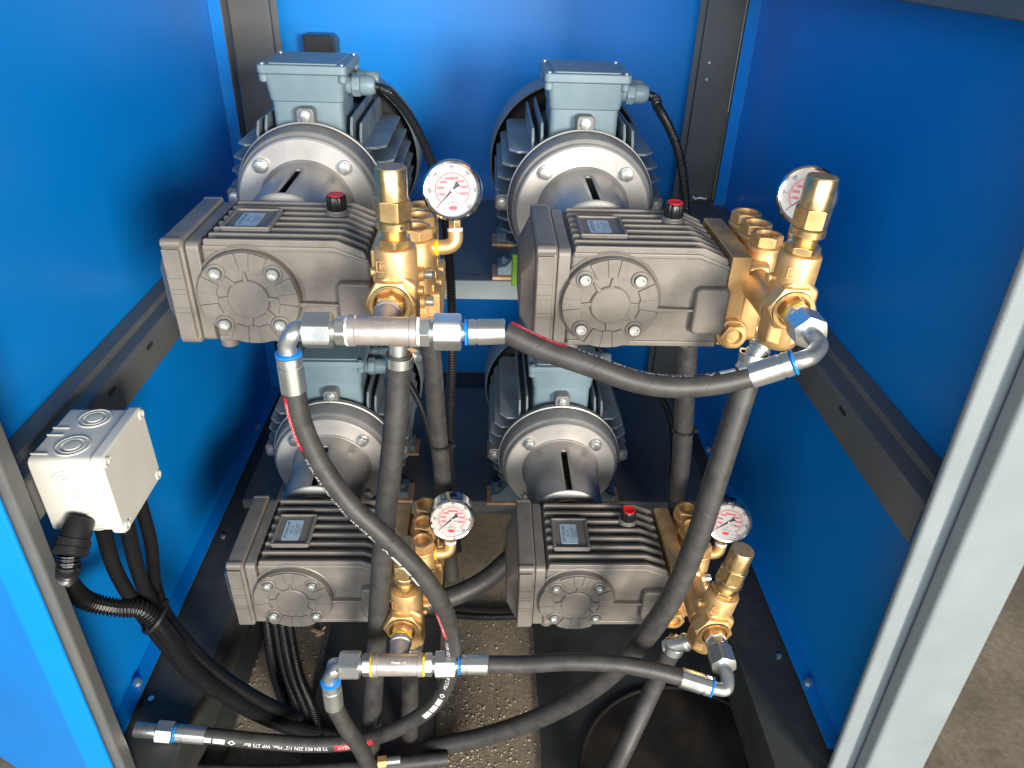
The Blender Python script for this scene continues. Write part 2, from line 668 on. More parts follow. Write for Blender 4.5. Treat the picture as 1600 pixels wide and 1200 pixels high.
# frame posts behind the panels
def post(label, x0, x1, side):
    t = thing('corner_post', label, 'post', (0, 0, GROUND))
    z0, z1 = 0, 1700
    a, b = (x0, x1)
    mb = MB().box(a, b, 1700, 1704, z0, z1)                     # front web
    mb.box(a, a + 4, 1704.5, 1756, z0, z1) if side > 0 else mb.box(b - 4, b, 1704.5, 1756, z0, z1)
    mb.build('web', M['frame'], t, bevel=1.5)
    lip = MB()
    if side > 0:
        lip.box(b + 1, b + 8, 1662, 1700, z0, z1)
    else:
        lip.box(a - 8, a - 1, 1662, 1700, z0, z1)
    lip.build('lip', M['frame'], t, bevel=1.5)
    fl = MB()
    if side > 0:
        fl.box(a - 14, a - 1, 1708, 1712, z0, z1)
    else:
        fl.box(b + 1, b + 14, 1708, 1712, z0, z1)
    fl.build('return_flange', M['frame'], t, bevel=1)
    return t


pl = post('dark grey steel corner post behind the left pair of motors', -535, -452, -1)
pr = post('dark grey steel corner post on the right beside the black cable', 458, 538, 1)
for q in ((1108, 98), (1104, 124)):
    p_ = at(*q, y=1698)
    MB().cyl((p_.x, p_.y, p_.z - GROUND), (0, -1, 0), 3.5, -3, 2.5, 16, 0.8).build('rivet', M['zinc'], pr)


# side rails carrying the upper shelf
def rail(label, side):
    t = thing('side_rail', label, 'rail', (0, 0, -588))
    X, xi = (XL, -505) if side < 0 else (XR, 492)
    xm = X - side * 26
    y1 = 1698
    z0, z1 = (0, 60)
    s_ = side
    prof = [(X - s_ * 0.6, 62), (xm, 62), (xm - s_ * 4, 55), (xi + s_ * 5, 55), (xi, 50), (xi, 0), (xi + s_ * 4, 0), (xi + s_ * 4, 48),
            (X - s_ * 0.6, 48)]
    mb = MB().prism([(a, b) for a, b in prof], 'y', (YF + 22) if side < 0 else 612, y1)
    mb.build('channel', M['frame'], t, bevel=1.2)
    for y in ((982, 853, 1400) if side < 0 else (822, 1010, 1400)):
        zz = 41 if side < 0 else 50 - 8
        poly = rrect(y - 11, y + 11, zz - 3.5, zz + 3.5, 3)
        q = MB().prism(poly, 'x', min(xi - s_ * 0.35, xi + s_ * 2), max(xi - s_ * 0.35, xi + s_ * 2))
        q.build('slot', M['dark'], t)
    return t


rail('dark grey slotted side rail behind the white junction box', -1)
rr = rail('dark grey slotted side rail along the right blue wall', 1)
# rough weld where the right rail meets the post
wd = MB()
for k in range(7):
    wd.lathe([(0.5, -4), (4.2, -2), (4.6, 1), (1, 4)], (520 - k * 5, 1699 - 4 + random.uniform(-1, 1), 64 + random.uniform(-1.5, 2)), (1, 0.2, 0.3), 8)
wd.build('weld_bead', M['zinc'], rr)

# upper and lower motor shelves
for nm, ztop, lab in (('motor_shelf', -522, 'dark grey steel shelf carrying the upper pair of motors'),
                      ('motor_shelf', -1028, 'dark grey steel shelf carrying the lower pair of motors')):
    t = thing(nm, lab, 'shelf', (0, 0, ztop))
    MB().box(-504, 491, 1190, 1640, -4, 0).build('plate', M['frame'], t, bevel=1)
    MB().box(-504, 491, 1187, 1190.5, -36, -0.5).build('front_lip', M['frame_lit'] if ztop > -600 else M['frame'], t, bevel=1.2)  # upper lip gets the lit copy of the frame paint
    MB().box(-504, 491, 1191, 1230, -36, -33).build('under_flange', M['frame'], t, bevel=0.5)
    for x in ((-18, -34, 30, 300) if ztop > -600 else (30, 215, -70)):
        MB().prism(rrect(x - 7, x + 7, 1212, 1216, 2), 'z', -1, 0.4).build('slot', M['dark'], t)

# base frame
for side, X, lab in ((-1, XL, 'dark grey base channel under the left blue wall'), (1, XR, 'dark grey base channel under the right blue wall')):
    t = thing('base_channel', lab, 'beam', (0, 0, GROUND))
    xi = X - side * 112
    a, b = min(X + side * 3, xi), max(X + side * 3, xi)
    MB().box(a, b, 596, 1760, 112, 116).build('top_flange', M['base'], t, bevel=1.2)
    MB().box(min(xi, xi + side * 4), max(xi, xi + side * 4), 596, 1760, 4, 111).build('web', M['base'], t, bevel=1)
    lo = xi - side * 32
    MB().box(min(xi, lo), max(xi, lo), 596, 1760, 4, 9).build('foot_flange', M['base'], t, bevel=1)
    for y in ((735, 1100) if side < 0 else (812, 1100)):
        MB().cyl((X - side * 40, y, 117), (0, 0, 1), 5, -2, 2.5, 6).build('screw', M['zinc'], t)
t = thing('base_channel', 'dark grey base channel across the foot of the back panel', 'beam', (0, 0, GROUND))
MB().box(XL + 114, XR - 114, 1660, 1756, 8, 116).build('beam_body', M['base'], t, bevel=1.5)

# steel strips lying along the cabinet floor, bare concrete between them
for x0, x1, lab in ((-292, -78, 'wide dark steel floor strip below the lower left pump'),
                    (102, 438, 'broad dark steel floor strip below the lower right pump')):
    o = MB().box(x0, x1, 520, 1655, 0, 10).build('floor_strip', M['frame_dark'], bevel=1.2)
    o.location = W(0, 0, GROUND + 0.5)
    tag(o, lab, 'floor strip')

# upper right roof rail just entering the frame
q0 = at(1600, 24, x=520)
o = MB().box(470, XR - 1, YF + 3, 1640, 0, 60).build('roof_rail', M['frame'], bevel=2)
o.location = W(0, 0, q0.z)
tag(o, 'dark rail at the top of the right blue wall', 'rail')

# front right post: tall post in the lit grey tone with a groove, leaning very slightly
t = thing('front_post', 'brightly lit grey steel door post at the right edge', 'post', (0, 0, GROUND))
YP = 600.0
pt, pb = at(1600, 375, y=YP), at(1290, 1200, y=YP)
dx = (pt.x - pb.x) / (pt.z - pb.z)


def slanted(x0, x1, y0, y1, z0=-1160.0, z1=500.0):
    mb = MB().box(x0, x1, y0, y1, z0, z1)
    mb.v = [Vector((p.x + dx * (p.z - pb.z), p.y, p.z - GROUND)) for p in mb.v]
    return mb


x0 = pb.x
slanted(x0, x0 + 24, YP - 10, YP + 1).build('inner_flange', M['frame_lit'], t, bevel=5, segs=4)
slanted(x0 + 22, x0 + 48, YP + 5, YP + 10).build('groove', M['frame_lit'], t, bevel=0.5)
slanted(x0 + 42, x0 + 127, YP - 22, YP + 3).build('outer_flange', M['frame_lit'], t, bevel=6, segs=4)

# front left post and the blue outer panel beside it
t = thing('front_post', 'dark grey steel door post at the lower left edge', 'post', (0, 0, GROUND))
pa, pb2 = at(0, 650, y=YF), at(215, 1200, y=YF)
dx2 = (pa.x - pb2.x) / (pa.z - pb2.z)


def slanted2(x0, x1, y0, y1, z0=-1160.0, z1=500.0):
    mb = MB().box(x0, x1, y0, y1, z0, z1)
    mb.v = [Vector((p.x + dx2 * (p.z - pb2.z), p.y, p.z - GROUND)) for p in mb.v]
    return mb


xb = pb2.x
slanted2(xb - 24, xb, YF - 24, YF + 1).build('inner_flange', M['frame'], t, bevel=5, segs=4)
t = thing('outer_panel', 'bright blue outer panel beside the left front post', 'panel', (0, 0, GROUND))
slanted2(xb - 44, xb - 10, YF - 32, YF - 25).build('folded_edge', M['blue'], t, bevel=5, segs=4)
sh_ = slanted2(xb - 380, xb - 45, YF - 29, YF - 24)
sh_.v = [Vector((p.x, p.y + max(0, (xb - 45 - p.x)) * 0.5 if p.x < xb - 200 else p.y, p.z)) for p in sh_.v]
sh_.build('sheet', M['blue'], t, bevel=2)
p_ = at(146, 1192, y=YF - 8)
sc = MB().hexa((p_.x, p_.y, p_.z - GROUND), (0, -1, 0), 13, -2, 7)
sc.cyl((p_.x, p_.y, p_.z - GROUND), (0, -1, 0), 10, -3, 1.2, 24, 0.5)
sc.build('bolt', M['zinc'], t)

# black latch housing on the back wall
p_ = at(503, 64, y=YB - 30)
o = MB().prism([(-34, -24), (-34, 14), (-8, 14), (22, 14), (32, 6), (32, -24)], 'y', -26, 28).build('latch_box', M['black'], bevel=2)
o.location = W(p_)
tag(o, 'small black box on the back panel above the left motor', 'box')

# ================================================================== MOTORS
UNIT = {'UL': (-279.9, 795.4, -379.3), 'UR': (151.5, 799.7, -381.3), 'LL': (-290.4, 787.1, -883.7), 'LR': (147.7, 786.1, -888.5)}
AX, AZ = 1.6, 3.0


def make_motor():
    t = thing('electric_motor', 'x', 'motor', UNIT['UL'])
    c = (AX, 0, AZ)
    # stator core
    MB().lathe([(96, 380), (104, 384), (104, 640), (96, 646)], c, (0, 1, 0), 48).build('stator_body', M['fin'], t)
    # side fins: stacks of flat horizontal plates with chipped corners
    fin_z = [-78, -56, -34, -12, 12, 34, 56, 78]
    for sx in (-1, 1):
        for z in fin_z:
            xin = sqrt(max(0, 103 ** 2 - z * z)) - 6
            xo = sqrt(max(0, 139 ** 2 - (abs(z) * 0.95) ** 2))
            pts = [(xin, 392), (xo - 14, 392), (xo, 408), (xo, 618), (xo - 8, 632), (xin, 632)]
            poly = [(AX + sx * a, b) for a, b in pts]
            MB().prism(poly, 'z', AZ + z - 2.2, AZ + z + 2.2).build('cooling_fin', M['fin'], t, bevel=1.2)
    # top and bottom upright fins beside the terminal box
    for x in (-80, -66, 66, 80):
        zb = sqrt(103 ** 2 - x * x) - 5
        zt = sqrt(139 ** 2 - x * x)
        poly = [(392, zb), (392, zt - 16), (404, zt), (618, zt), (632, zt - 10), (632, zb)]
        MB().prism([(a, AZ + b) for a, b in poly], 'x', AX + x - 2.2, AX + x + 2.2).build('cooling_fin', M['fin'], t, bevel=1.2)
    # fan cowl
    MB().lathe([(140, 690), (144, 634), (147, 632), (148, 640), (148, 720), (138, 738), (60, 742)], c, (0, 1, 0), 56, False, True).build('fan_cowl', M['fin'], t)
    MB().lathe([(100, 646), (100, 652), (139, 690)], c, (0, 1, 0), 48, False, False).build('fan_inlet', M['dark'], t)
    # end shield ring with lugs
    sh = MB().lathe([(100, 344.5), (112, 344.5), (114, 347), (117, 374), (119, 376), (119, 384), (100, 388)], c, (0, 1, 0), 72)
    sh.build('end_shield', M['shield'], t)
    rim = MB().lathe([(118.2, 371.5), (120, 372.5), (120, 375.5), (118, 376.5)], c, (0, 1, 0), 72, False, False)
    rim.build('shield_rim', M['alu'], t)
    for ang in (90, 0, 180):
        a = radians(ang)
        ux, uz = cos(a), sin(a)
        poly = [(-14, 104), (-14, 134), (-10, 139), (10, 139), (14, 134), (14, 104)]
        mb = MB()
        pl_ = [(AX + ux * r - uz * s_, AZ + uz * r + ux * s_) for s_, r in poly]
        mb.prism(pl_, 'y', 377, 400)
        lug = mb.build('mounting_lug', M['shield'], t, bevel=2.5)
        bx, bz = AX + ux * 127.5, AZ + uz * 127.5
        b = MB().hexa((bx, 377, bz), (0, -1, 0), 13, 0, 7, rot=random.random())
        b.cyl((bx, 377, bz), (0, -1, 0), 8.5, -1, 1.4, 20, 0.4)
        b.build('bolt', M['bolt'], lug)
    # bell housing flange + lantern
    MB().lathe([(60, 330), (104, 330), (106.5, 332.5), (106.5, 344)], c, (0, 1, 0), 72, False, False).build('bell_flange', M['alu'], t)
    lan = MB()
    n = 72

    def ring(r, y):
        return [Vector((AX + r * sin(2 * pi * k / n), y, AZ + r * cos(2 * pi * k / n))) for k in range(n)]
    prof = [(76, 331), (71.5, 328), (69.2, 322), (68.4, 312), (68, 303), (67.0, 192), (66.3, 189.5), (63, 187), (50, 185), (46, 188), (46, 203)]
    vs = []
    for r, y in prof:
        vs += ring(r, y)
    fs = []
    gapk = {k for k in (n - 1, 0)}
    for i in range(len(prof) - 1):
        for k in range(n):
            if i == 4 and k in gapk:
                continue
            k2 = (k + 1) % n
            fs.append((i * n + k, (i + 1) * n + k, (i + 1) * n + k2, i * n + k2))
    lan.add(vs, fs)
    lantern = lan.build('bell_housing', M['alu_cast'], t)
    so = lantern.modifiers.new('thick', 'SOLIDIFY')
    so.thickness = 0.005
    so.offset = -1
    MB().lathe([(26, 170), (26, 226), (34, 228), (34, 262), (29, 263), (29, 268), (36, 270), (36, 318), (20, 322)], c, (0, 1, 0), 40).build('shaft_coupling', M['coupling'], t)
    MB().lathe([(44, 178), (52, 179), (52, 184.4), (44, 184.4)], c, (0, 1, 0), 48, False, False).build('seal_ring', M['coupling'], t)
    for sx in (-1, 1):
        bx, bz = AX + sx * 63, AZ + 64.5
        rcs = MB().lathe([(15, 329.6), (15, 327.5), (13.5, 326.8)], (bx, 0, bz), (0, 1, 0), 28, False, True)
        b = MB().hexa((bx, 327, bz), (0, -1, 0), 17, 0, 10, rot=random.random())
        b.cyl((bx, 327, bz), (0, -1, 0), 11, -2, 1.4, 28, 0.4)
        b.build('flange_bolt', M['bolt'], t)
        bz2 = AZ - 64.5
        b = MB().hexa((bx, 330, bz2), (0, -1, 0), 17, -1, 11)
        b.build('flange_bolt', M['bolt'], t)
    # terminal box
    tb = MB().prism(rrect(AX - 54, AX + 54, 400, 508, 9), 'z', 96, 147).build('terminal_box_base', M['motor'], t, bevel=1.5)
    bx = MB()
    lo = rrect(AX - 56, AX + 56, 397, 511, 10)
    hi = rrect(AX - 61, AX + 61, 392, 515, 10)
    k = len(lo)
    bx.add([(a, b, 147.5) for a, b in lo] + [(a, b, 187) for a, b in hi],
           [tuple(range(k - 1, -1, -1)), tuple(range(k, 2 * k))] + [(i, (i + 1) % k, k + (i + 1) % k, k + i) for i in range(k)])
    bx.build('terminal_box', M['motor'], t, bevel=1.5)
    lid = MB().prism(rrect(AX - 67, AX + 67, 385, 520, 8), 'z', 188, 201)
    lid = lid.build('terminal_lid', M['motor'], t, bevel=2.5)
    MB().prism(rrect(AX - 52, AX + 52, 394, 511, 6), 'z', 200.5, 203).build('raised_panel', M['motor'], lid, bevel=1)
    for sx in (-1, 1):
        for y in (394, 511):
            MB().cyl((AX + sx * 59, y, 201), (0, 0, 1), 4.2, -18, 2.2, 16, 0.7).build('lid_screw', M['zinc'], lid)
            MB().cyl((AX + sx * 59, y, 188), (0, 0, -1), 7, 0.2, 12, 20, 2).build('screw_boss', M['motor'], lid)
    # cable glands on the right side of the box
    for y, z, r in ((430, 168, 15), (478, 170, 12)):
        g = MB().hexa((AX + 58, y, z), (1, 0, 0), r * 2, 9, 22, rot=0.2)
        g.cyl((AX + 58, y, z), (1, 0, 0), r * 0.86, 0, 9, 28)
        g.lathe([(r * 0.98, 22.3), (r * 1.02, 24), (r * 1.0, 38), (r * 0.8, 44), (r * 0.6, 45)], (AX + 58, y, z), (1, 0, 0), 12)
        g.build('cable_gland', M['motor'], t, bevel=0.8)
    # feet
    for sx in (-1, 1):
        poly = [(AX + sx * 70, -60), (AX + sx * 118, -118), (AX + sx * 132, -120), (AX + sx * 132, -135), (AX + sx * 78, -135), (AX + sx * 60, -100)]
        for y0 in (398, 560):
            MB().prism(poly, 'y', y0, y0 + 46).build('foot', M['motor'], t, bevel=2)
            p2 = MB().box(AX + sx * 105 - 36, AX + sx * 105 + 36, y0 - 6, y0 + 52, -141.6, -135.4)
            p2.build('foot_shim', M['pad'], t, bevel=0.6)
            b = MB().hexa((AX + sx * 116, y0 + 22, -119), (0, 0, 1), 17, 0, 10)
            b.cyl((AX + sx * 116, y0 + 22, -119), (0, 0, 1), 11, -1, 1.8, 24)
            b.build('foot_bolt', M['bolt'], t)
    return t


# ================================================================== PUMPS
def make_pump():
    t = thing('plunger_pump', 'x', 'pump', UNIT['UL'])
    # crankcase block: profile in x-z, extruded in y; the top slopes down to the brass head
    prof = [(-50, -60), (-50, 60), (106, 60), (144, 44), (144, -60)]
    MB().prism(prof, 'y', 14, 160).build('crankcase', M['pump'], t, bevel=5, segs=3)
    # front-top ledge and base ledge
    MB().prism([(-48, 55), (-48, 62.5), (104, 62.5), (143, 47), (143, 41), (104, 55)], 'y', 12.5, 20).build('ledge', M['pump'], t, bevel=2.5)
    MB().box(-48, 142, 12, 158, -62.5, -54).build('ledge', M['pump'], t, bevel=2.5)
    # end cover
    poly = rrect(10, 164, -62, 66, 8)
    MB().prism(poly, 'x', -66, -50.6).build('end_flange', M['pump'], t, bevel=2)
    MB().prism(rrect(7, 167, -63, 70, 8), 'x', -92, -66.6).build('end_cover', M['pump'], t, bevel=3, segs=3)
    bul = MB()
    lo = rrect(14, 160, -56, 60, 10)
    hi = rrect(30, 146, -36, 34, 12)
    k = len(lo)
    bul.add([(-92.4, a, b) for a, b in lo] + [(-108, a, b) for a, b in hi],
            [tuple(range(k)), tuple(range(2 * k - 1, k - 1, -1))] + [(k + i, k + (i + 1) % k, (i + 1) % k, i) for i in range(k)])
    bul.build('end_cap', M['pump'], t, bevel=3, segs=3)
    for z in (24, 10, 4, -14, -20):
        MB().box(-90, -72, 1.7, 5, z - 0.6, z + 0.9).build('cover_rib', M['pump'], t)
    MB().box(-90.5, -71, 2.6, 5.4, -56, 60).build('cover_panel', M['pump'], t, bevel=1)
    for y in (12, 162):
        for z in (-57, 64.5):
            MB().cyl((-90, y, z), (1, 0, 0), 6.5, -2, 22, 20, 1.5).build('cover_boss', M['pump'], t)
    # cooling ribs on top, bent down at the head end
    ys = [17 + k * 19.6 for k in range(8)]
    for y in ys:
        segs = [(-46, 110)]
        if 48 < y < 118:
            segs = [(-46, -36), (22, 110)]
        for a, b in segs:
            if b == 110:
                poly = [(a, 58), (a, 67.5), (a + 2, 69.5), (108, 69.5), (137, 57), (140, 53), (140, 44), (106, 58)]
            else:
                poly = [(a, 58), (a, 67.5), (a + 2, 69.5), (b, 69.5), (b, 58)]
            MB().prism(poly, 'y', y - 2.6, y + 2.6).build('cooling_rib', M['pump'], t, bevel=1.6)
    # name plate pad
    pad = MB().prism(rrect(-37, 23, 47, 119, 6), 'z', 58, 69.6).build('plate_pad', M['pump'], t, bevel=1.5)
    for (a, b, c_, d) in ((-36, 22, 48, 52), (-36, 22, 114, 118), (-36, -32, 53, 113), (18, 22, 53, 113)):
        MB().box(a, b, c_, d, 69.2, 72.4).build('pad_rim', M['pump'], pad, bevel=1.2)
    st = MB().prism(rrect(-23, 4, 60, 105, 3), 'z', 69.4, 70.3).build('name_plate', M['sticker'], t, bevel=0.2)
    tx = MB()
    put_text(tx, 'INTERPUMP', 7.0, (-17.5, 83, 70.45), (0, 1, 0), (-1, 0, 0))
    put_text(tx, 'W 112', 6.2, (-10.6, 83, 70.45), (0, 1, 0), (-1, 0, 0))
    for i, s_ in enumerate(('l/min 15  bar 200', 'n 1450  kW 5.5', 'S/N 204117')):
        put_text(tx, s_, 3.7, (-5.0 + i * 3.6, 83, 70.45), (0, 1, 0), (-1, 0, 0))
    tx.build('plate_print', M['ink_soft'], st)
    # oil filler cap
    MB().lathe([(15, 60), (15, 70), (12.5, 72), (12.5, 74)], (91, 115, 0), (0, 0, 1), 28).build('filler_boss', M['pump'], t, bevel=0.6)
    cap = MB().lathe([(11.4, 73.5), (12.3, 75), (12, 90), (10.8, 92)], (91, 115, 0), (0, 0, 1), 56,
                     radf=lambda r, a: r * (1 + 0.035 * (1 if sin(a * 14) > 0 else -1))).build('oil_cap', M['black'], t)
    MB().lathe([(10, 91.6), (10, 93), (9.3, 93.6), (8.2, 93.0)], (91, 115, 0), (0, 0, 1), 32).build('cap_top', M['red'], cap)
    # round side cover facing the viewer
    MB().lathe([(64, 15), (64, 13), (62.5, 11.8), (60, 12.6)], (0, 0, 0), (0, 1, 0), 64, False, False).build('cover_seat', M['pump'], t)
    sc_ = MB().lathe([(59.5, 16), (59.2, 4.0), (58, 2.6)], (0, 0, 0), (0, 1, 0), 72, True, True).build('side_cover', M['pump'], t, bevel=0)
    # raised outer segments between the screw lugs, each split by shallow joints

    def sector(r0, r1, a0, a1, y0, y1, n=8):
        a0, a1 = radians(a0), radians(a1)
        ang = [a0 + (a1 - a0) * i / n for i in range(n + 1)]
        pts = [(r1 * cos(a), r1 * sin(a)) for a in ang] + [(r0 * cos(a), r0 * sin(a)) for a in reversed(ang)]
        return MB().prism(pts, 'y', y0, y1)
    for base in (90, 0, 180, 270):
        for a0, a1 in ((-29, -8.4), (-8.0, 8.0), (8.4, 29)):
            sector(37 if a0 != -8.0 else 35.5, 58.4, base + a0, base + a1, 0.6 if a0 == -8.0 else 0, 4.4).build('cover_segment', M['pump'], sc_, bevel=0.5)
    MB().lathe([(25.2, 4), (24.4, 0), (23, -1.2), (0.5, -1.6)], (0, 0, 0), (0, 1, 0), 48, True, True).build('cover_hub', M['pump'], sc_)
    for a in (90, 128, 178, 2, 322, 268):
        ca, sa = cos(radians(a)), sin(radians(a))
        w = 2.8
        pts = [(23, -w), (36, -0.5), (36, 0.5), (23, w)]
        MB().prism([(r * ca - s_ * sa, r * sa + s_ * ca) for r, s_ in pts], 'y', -0.4, 4.4).build('cover_spike', M['pump'], sc_, bevel=0.6)
    for sx in (-1, 1):
        for sz in (-1, 1):
            MB().lathe([(11, 5), (11, 1.2), (10, 0.2), (8.4, 0.2), (8.2, 2.5)], (sx * 33, 0, sz * 33), (0, 1, 0), 32, True, False).build('screw_lug', M['pump'], sc_)
            b = MB().lathe([(7.2, 3.5), (7.2, -2.2), (6.4, -3.2), (4.4, -3.2), (4.0, 0.2)], (sx * 33, 0, sz * 33), (0, 1, 0), 28, True, True)
            b.build('cover_screw', M['zinc'], t)
    # front pad near the head, rib to the cover
    MB().prism(rrect(104, 146, -40, 22, 7), 'y', 2, 16).build('side_pad', M['pump'], t, bevel=4, segs=3)
    MB().prism([(56, -12), (56, -6), (108, -7.5), (108, -10.5)], 'y', 6, 16).build('side_web', M['pump'], t, bevel=1.2)
    MB().cyl((112, 40, -62), (0, 0, -1), 9, 0, 14, 24, 1.5).build('drain_boss', M['pump'], t)
    MB().cyl((-42, 30, -62), (0, 0, -1), 11, 0, 14, 24, 1.5).build('drain_boss', M['pump'], t)
    # brass head -------------------------------------------------
    MB().prism([(144.6, -62), (144.6, 58), (170, 58), (170, -62)], 'y', 17, 160).build('head_plate', M['brass'], t, bevel=2)
    MB().prism(rrect(22, 158, -60, 46, 10), 'x', 170.5, 196).build('head_block', M['brass'], t, bevel=3, segs=3)
    hb = None
    for y in (57, 99, 141):
        MB().lathe([(19, -58), (21, -54), (21, 46), (19.5, 50), (19.5, 56)], (196, y, 0), (0, 0, 1), 40).build('valve_tower', M['brass'], t)
        cp = MB().lathe([(21.5, 55.4), (21.5, 58.5), (20, 60)], (196, y, 0), (0, 0, 1), 40)
        cp.hexa((196, y, 60), (0, 0, 1), 35, 0, 14, bore=13.5, rot=0.25)
        cp = cp.build('valve_cap', M['brass'], t, bevel=0.6)
        # lower horizontal lobes with square shoulders
        MB().prism(rrect(y - 16, y + 16, -58, -6, 5), 'x', 196, 224).build('head_lobe', M['brass'], t, bevel=3, segs=3)
        MB().prism(rrect(y - 12, y + 12, -24, 4, 4), 'x', 196, 217).build('head_lobe', M['brass'], t, bevel=2.5)
    for y in (34, 78, 120):
        for z in (22, -14, -44):
            b = MB().cyl((196, y, z), (1, 0, 0), 6.4, 10, 20, 24, 0.9)
            b.build('head_bolt', M['zinc'], t)
            MB().cyl((196, y, z), (1, 0, 0), 9, -2, 10, 24, 1).build('bolt_boss', M['brass'], t)
    # front plug low on the head
    pg = MB().cyl((160, 18, -42), (0, -1, 0), 20, 0, 8, 32, 1.5)
    pg.hexa((160, 10, -42), (0, -1, 0), 30, 0, 10, bore=10)
    pg.build('head_plug', M['brass'], t, bevel=0.5)
    MB().cyl((182, 20, 22), (0, -1, 0), 19, -6, 70, 36, 2).build('outlet_neck', M['brass'], t)
    return t


# ================================================================== UNLOADER VALVES (origin on the valve axis)
def make_valve():
    t = thing('unloader_valve', 'x', 'valve', UNIT['UL'])
    o = (0, 0, 0)
    up = (0, 0, 1)
    MB().lathe([(17, -16), (21, -13), (23, -8), (23.5, 30), (22.5, 60), (22.5, 93), (21.3, 96), (18, 96.5)], o, up, 48).build('valve_body', M['brass'], t)
    MB().prism([(-23, -4), (-23, 60), (0, 78), (23, 60), (23, -4), (0, -12)], 'y', -22, 0).build('port_shoulder', M['brass'], t, bevel=5, segs=3)
    pr_ = MB().hexa((-5, 0, 41), (0, -1, 0), 48, 10, 29, bore=17.5, rot=pi / 6 * 0)
    pr_.build('outlet_boss', M['brass'], t, bevel=0.8)
    MB().lathe([(17.4, 29.3), (22.6, 29.3), (21.8, 31.5), (18.2, 31.5)], (-5, 0, 41), (0, -1, 0), 40, False, False).build('boss_ring', M['brass_m'], t)
    MB().hexa((-5, 0, 41), (0, -1, 0), 27, 18, 40, rot=0.3).build('outlet_nipple', M['brass'], t, bevel=0.6)
    MB().hexa(o, up, 33, 96.8, 106, rot=0.1).build('lock_nut', M['brass_m'], t, bevel=0.4)
    neck = [(12.5, 106)]
    for k in range(5):
        neck += [(13.6, 107.2 + k * 2.0), (12.6, 108.2 + k * 2.0)]
    neck += [(13, 117)]
    MB().lathe(neck, o, up, 36).build('threaded_neck', M['brass_m'], t)
    MB().lathe([(17.5, 116), (18.8, 117), (18.8, 124), (17.8, 125.2)], o, up, 40).build('collar', M['brass_m'], t)
    MB().hexa(o, up, 33.5, 125.4, 147, rot=0.35).build('cap_hex', M['brass_m'], t, bevel=0.4)
    MB().lathe([(15.9, 146), (15.9, 177), (15.2, 178)], o, up, 40).build('cap_barrel', M['brass_m'], t)
    MB().lathe([(15.1, 177.6), (14.8, 178.5), (0.5, 178.8)], o, up, 36).build('cap_end', M['brass_dull'], t)
    MB().cyl((4, 0, 121), (0.35, -1, 0), 1.7, 10, 19.0, 12).build('pin_hole', M['dark'], t)
    # screw on the back side and square maker's mark outline
    mk = MB()
    for (a, b, c_, d) in ((-6, 6, 5.3, 6), (-6, 6, -6, -5.3), (-6, -5.3, -5.3, 5.3), (5.3, 6, -5.3, 5.3)):
        for k in range(1):
            mk.box(a - 12, b - 12, -20.2, -18, c_ + 80, d + 80)
    put_text(mk, 'M', 8, (-12, -20.3, 80), (1, 0, 0), (0, 0, 1))
    mk.build('casting_mark', M['brass'], t)
    MB().cyl((-22, 6, 64), (-1, -0.3, 0), 5, -2, 7, 20, 0.8).build('side_plug', M['brass'], t)
    MB().cyl((22, 2, 44), (1, 0, 0), 5.5, -2, 6, 20, 0.8).build('side_plug', M['brass'], t)
    return t


